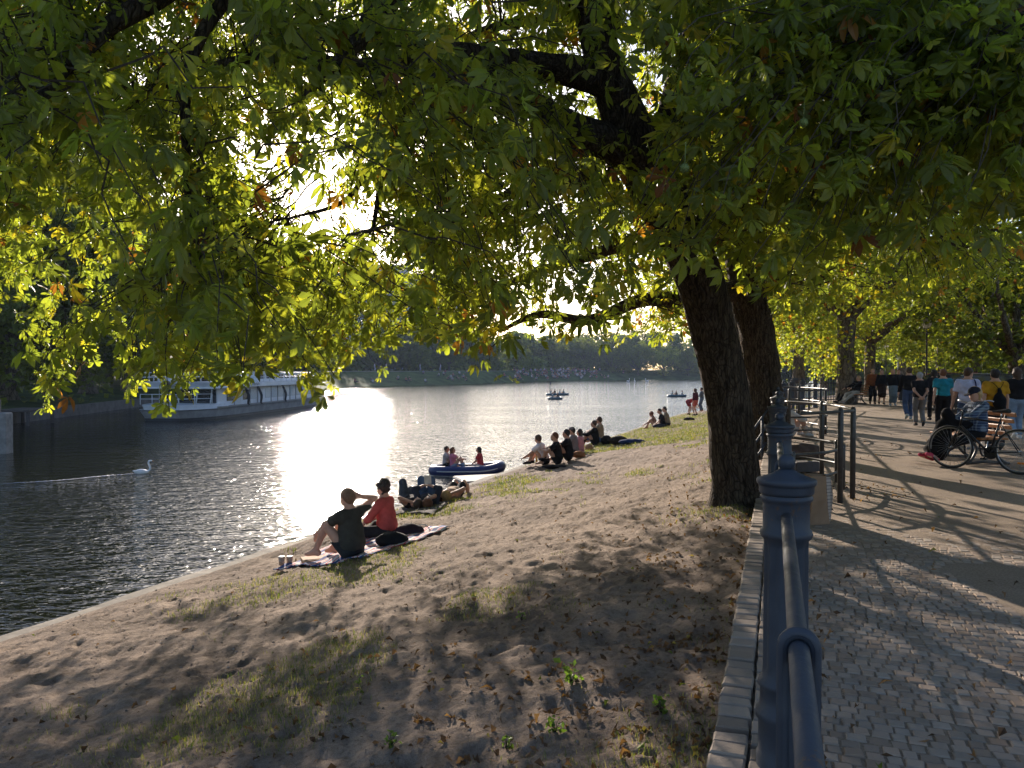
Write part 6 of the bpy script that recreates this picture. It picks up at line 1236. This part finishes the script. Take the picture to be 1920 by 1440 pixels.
# ---------------------------------------------------------------- grey building beyond the far bank
bd = Vector(((745-960)/1480*285, 285, 0)); bl = empty('hospital_block', bd, math.radians(4), 'large grey concrete block with rows of windows beyond the far trees', 'building')
M_conc2 = plain('pale_concrete', (0.34, 0.34, 0.35), 0.85, 0, 0.08, 0.3); M_bwin = plain('dark_window', (0.05, 0.06, 0.08), 0.25)
MB().box((0, 6, 17.5), (52, 14, 36)).build('wall', M_conc2, bl); MB().box((-4, 5, 37.5), (16, 8, 4)).build('roof_plant', M_conc2, bl); MB().box((18, 2, 18), (10, 9, 39)).build('stair_tower', M_conc2, bl)
MB().box((0, -1.2, 35.7), (52.5, 0.5, 0.8)).build('parapet', M_conc2, bl)
nwin = 0
for fl in range(10):
    for i in range(9):
        x = -23.5+i*4.2
        if x > 12: continue
        nwin += 1; MB().box((x, -1.03, 3+fl*3.4), (2.8, 0.12, 1.7)).build('window', M_bwin, bl)
    MB().box((-5, -1.15, 1.6+fl*3.4), (41, 0.35, 0.35)).build('ledge', M_conc2, bl)
bd2 = empty('office_block', (bd.x-48, 300, 0), 0, 'lower grey block left of the tall one, seen through the leaves', 'building'); MB().box((0, 0, 13), (36, 14, 26)).build('wall', M_conc2, bd2)
for fl in range(7):
    for i in range(8): MB().box((-15+i*4.2, -7.05, 3+fl*3.3), (2.6, 0.12, 1.6)).build('window', M_bwin, bd2)
# ---------------------------------------------------------------- crowd on the far lawn: four sources, copied
looks = [('cross', (0.45, 0.43, 0.43), 'dark'), ('knees', (0.05, 0.05, 0.06), 'brown'), ('legs', (0.30, 0.12, 0.10), 'dark'), ('knees', (0.22, 0.27, 0.33), 'blond')]
srcs = []
for i, (po, c_, hc_) in enumerate(looks):
    r_, _ = person('seated person in the crowd on the distant lawn', (0, 0, 0), 0, sit(po), dict(top=c_, bot=((0.08, 0.09, 0.12), 'long'), hair=(hc_, 'short')), 0.045, 'seated people on the distant lawn'); srcs.append(r_)
rr = random.Random(12); first = [True]*4; lawn = []
for px, s_ in ((700, 4), (708, 5), (755, 5.5), (783, 14), (795, 4), (766, 6), (822, 15), (832, 12), (838, 11), (843, 6), (852, 10), (860, 8), (866, 13), (873, 4.5), (664, 5), (738, 7), (880, 15), (935, 6), (948, 8), (842, 5), (846, 8), (868, 6), (878, 7)): lawn.append((px, s_))
while len(lawn) < 150:
    px = rr.gauss(1050, 55); s_ = rr.uniform(2, 19)
    if 940 < px < 1215 and (px < 1125 or s_ < 9+rr.random()*4): lawn.append((px, s_))
for i, (px, s_) in enumerate(lawn):
    x, y, z = far_pt(px, s_); k = i % 4; t = srcs[k] if first[k] else copy_tree(srcs[k]); first[k] = False
    t.location = (x+rr.uniform(-1, 1), y+rr.uniform(-1, 1), z+0.02); t.rotation_euler = (0, 0, math.radians(180)+rr.uniform(-1.2, 1.2)); f_ = rr.uniform(0.95, 1.1)*(1.35 if px > 940 else 1.1); t.scale = (f_, f_, f_)
ws = person('person walking on the distant path', (0, 0, 0), 0, stand(1.0), dict(top=(0.5, 0.48, 0.46), bot=((0.35, 0.35, 0.38), 'long'), hair=('dark', 'short')), 0.05, 'people walking on the distant path')[0]
for i, px in enumerate((729, 734, 788, 832, 1150, 1156, 700)):
    x, y, z = far_pt(px, 20.5); t = ws if i == 0 else copy_tree(ws); t.location = (x, y, z+0.02); t.rotation_euler = (0, 0, (1 if i % 2 else -1)*L90); t.scale = (1.15,)*3
# ================================================================ ground cover
r = np.random.default_rng(31)
M_grass = attrmat('grass_blade', 0.6, 0.3, 0.2)
def inview(X, Y, Z): 
    px = 960+1480*X/Y; py = 693+1480*(EYE-Z)/Y; return (px > -60) & (px < 1980) & (py < 1500)
def scatter_bank(n, y0, y1, dens):
    Y = y0*np.exp(r.random(n)*math.log(y1/y0)); T_ = r.random(n); k, e = kerb_x(Y), edge_x(Y); X = k+(e-k)*T_; m = (r.random(n) < dens(X, Y, T_))
    X, Y, T_ = X[m], Y[m], T_[m]; i = np.clip(np.searchsorted(Ys, Y), 1, len(Ys)-1); Z = ZZ[i, (T_*(nc-1)).astype(int)]; m = inview(X, Y, Z); return X[m], Y[m], Z[m]
def patch(X, Y): return np.clip((fbm(X+31, Y, 0.55, 3)+0.5*fbm(X, Y+7, 1.9, 2)-0.11)*9, 0, 1)
def gd(X, Y, T_):
    d = patch(X, Y)*0.55; near = np.exp(-(((X+1.4)/1.5)**2+((Y-5.6)/2.2)**2)); d = d*(0.25+0.75*(T_ > 0.25))+near*0.8*patch(X*1.3, Y*1.3+3)
    for cx, cy_, s in ((2.55, 9.5, 0.45), (0.9, 3.6, 0.4), (0.2, 3.3, 0.35)): d = d+0.9*np.exp(-(((X-cx)**2+(Y-cy_)**2)/s**2))
    far = (Y > 24)*(T_ > 0.25)*0.5; return np.clip(d+far, 0, 1)
X, Y, Z = scatter_bank(300000, 2.6, 50, gd); n = len(X); H = r.uniform(0.015, 0.055, n)*(1+0.5*(Y > 12)); a = r.uniform(0, 6.283, n); ln = r.uniform(0.3, 1.2, n); w_ = 0.0017+0.0003*np.clip(Y-4, 0, 20)
B = np.stack([X, Y, Z-0.004], -1); sd = np.stack([-np.sin(a), np.cos(a), 0*a], -1)*w_[:, None]; dr = np.stack([np.cos(a), np.sin(a), 0*a], -1)
V = np.stack([B-sd, B+sd, B+dr*(H*ln*0.4)[:, None]+sd*0.7+np.array([0, 0, 1])*(H*0.65)[:, None], B+dr*(H*ln*0.4)[:, None]-sd*0.7+np.array([0, 0, 1])*(H*0.65)[:, None], B+dr*(H*ln)[:, None]+np.array([0, 0, 1])*H[:, None]], 1)
f = np.array([(0, 1, 2), (0, 2, 3), (3, 2, 4)]); gc = np.array([(0.085, 0.105, 0.03), (0.13, 0.13, 0.045), (0.20, 0.17, 0.08), (0.05, 0.075, 0.02)])[r.choice(4, n, p=[.35, .25, .2, .2])]*r.uniform(0.7, 1.3, (n, 1))
obj('grass', V.reshape(-1, 3), (f[None]+np.arange(n)[:, None, None]*5).reshape(-1, 3), M_grass, col=np.repeat(gc, 5, 0), kind='stuff', label='sparse short grass growing in patches on the sandy bank')
# fallen leaves
M_dead = attrmat('dry_leaf', 0.8, 0.15, 0.2)
def dl(X, Y, T_): return np.clip(1.0*np.exp(-T_/0.11)*(0.5+patch(X+5, Y*0.7)*0.9)+0.012+0.9*np.exp(-(((X-0.75)/0.5)**2+((Y-3.6)/0.9)**2))*patch(X*2, Y*2+9)+0.16*np.exp(-(((X+1.0)/1.2)**2+((Y-4.6)/1.6)**2)), 0, 1)
X, Y, Z = scatter_bank(30000, 2.6, 30, dl); n1 = len(X)
Yp_ = 3*np.exp(r.random(9000)*math.log(8)); U = r.random(9000)**2.0*7; Xp = kerb_x(Yp_)+0.3+U; keep = r.random(9000) < np.where((Xp-4.3)**2+(Yp_-10.4)**2 < 0.8, 0.9, 0.05+0.12*(U < 0.25)); Xp, Yp_ = Xp[keep], Yp_[keep]
X = np.concatenate([X, Xp]); Y = np.concatenate([Y, Yp_]); Z = np.concatenate([Z, np.full(len(Xp), 0.012)]); n = len(X)
LVd = SV*np.array([0.62, 1.0, 1.6])-np.array([0, 0.5, 0]); tl = r.normal(0, 0.35, n); a = r.uniform(0, 6.283, n); d_ = np.stack([np.cos(a)*np.cos(tl), np.sin(a)*np.cos(tl), np.sin(tl)], -1); up = r.normal(0, 0.35, (n, 3)); up[:, 2] += 1; x = np.cross(d_, up); x /= np.linalg.norm(x, axis=1)[:, None]; z = np.cross(x, d_)
R = np.stack([x, d_, z], 1); cols = np.array([(0.10, 0.055, 0.03), (0.16, 0.085, 0.045), (0.07, 0.04, 0.025), (0.26, 0.20, 0.05), (0.22, 0.12, 0.06), (0.10, 0.12, 0.02)])[r.choice(6, n, p=[.33, .27, .25, .03, .1, .02])]*r.uniform(0.7, 1.3, (n, 1))
leaves_mesh('fallen_leaves', np.stack([X, Y, Z+0.012], -1), r.uniform(0.025, 0.07, n), R, cols, M_dead, None, LVd, ST, kind='stuff', label='brown fallen leaves gathered along the kerb')
# pebbles and crumbs of soil
X, Y, Z = scatter_bank(26000, 2.6, 14, lambda X, Y, T_: 0.35+0*X); n = len(X); oc = np.array([(1, 0, 0), (-1, 0, 0), (0, 1, 0), (0, -1, 0), (0, 0, 0.7), (0, 0, -0.7)]); of = np.array([(0, 2, 4), (2, 1, 4), (1, 3, 4), (3, 0, 4), (2, 0, 5), (1, 2, 5), (3, 1, 5), (0, 3, 5)])
V = oc[None]*r.uniform(0.5, 1.3, (n, 6, 1))*(r.random(n)**3*0.014+0.002)[:, None, None]+np.stack([X, Y, Z], -1)[:, None]
obj('pebbles', V.reshape(-1, 3), (of[None]+np.arange(n)[:, None, None]*6).reshape(-1, 3), attrmat('pebble', 0.9, 0, 0.2), col=np.repeat(np.array([[0.2, 0.16, 0.13]])*r.uniform(0.5, 1.5, (n, 1)), 6, 0), kind='stuff', label='small clods and pebbles on the sandy bank')
# weeds one can tell apart
def weed(px, py, s, label, n_=14, seed=0):
    p = at(px, py); q = np.random.default_rng(seed); root = empty('weed', p, 0, label, 'plant', 'small weeds on the bank'); k = MB(); pos = []
    for i in range(n_):
        a_ = q.uniform(0, 6.28); t = Vector((math.cos(a_)*s*q.uniform(.1, .5), math.sin(a_)*s*q.uniform(.1, .5), s*q.uniform(0.2, 1.0))); k.tube([(0, 0, -0.01), (t.x*0.4, t.y*0.4, t.z*0.6), t], [0.002, 0.0015, 0.001], 4); pos.append(tuple(t))
        if i % 2: pos.append((t.x*0.5, t.y*0.5, t.z*0.7))
    k.build('stem', M_twig, root); pos = np.array(pos); m = len(pos); c_ = np.array([(0.07, 0.115, 0.025)])*q.uniform(0.7, 1.4, (m, 1))
    leaves_mesh('foliage', pos, q.uniform(0.25, 0.45, m)*s, frames(m, q, 0.2), c_, M_leaf, root, SV, ST)
weed(1072, 1290, 0.13, 'bright green sapling catching the light near the kerb', 14, 1); weed(735, 1395, 0.09, 'small dark green weed at the bottom of the slope', 16, 2); weed(978, 1175, 0.07, 'tiny weed on the shaded sand in the middle of the slope', 12, 3)
weed(1040, 1365, 0.09, 'feathery weed among the dry leaves left of the kerb', 14, 4); weed(1240, 1330, 0.09, 'low bushy weed among the dry leaves close to the kerb', 18, 5); weed(950, 1410, 0.07, 'little green weed between the two larger ones at the bottom', 12, 6); weed(672, 1290, 0.06, 'small tuft of weed left of the trampled sand', 10, 7)

# ================================================================ haze over the water
M_haze = bpy.data.materials.new('haze'); M_haze.use_nodes = True; n_ = M_haze.node_tree; n_.nodes.clear()
ho = n_.nodes.new('ShaderNodeOutputMaterial'); hv = n_.nodes.new('ShaderNodeVolumePrincipled'); n_.links.new(hv.outputs[0], ho.inputs['Volume'])
hv.inputs['Color'].default_value = (0.55, 0.70, 1.0, 1); hv.inputs['Density'].default_value = 0.00016; hv.inputs['Anisotropy'].default_value = 0.25
MB().box((100, 420, 22.35), (1700, 1010, 53.3)).build('haze', M_haze, None, kind='stuff', label='thin blue haze of the low sun over the canal')
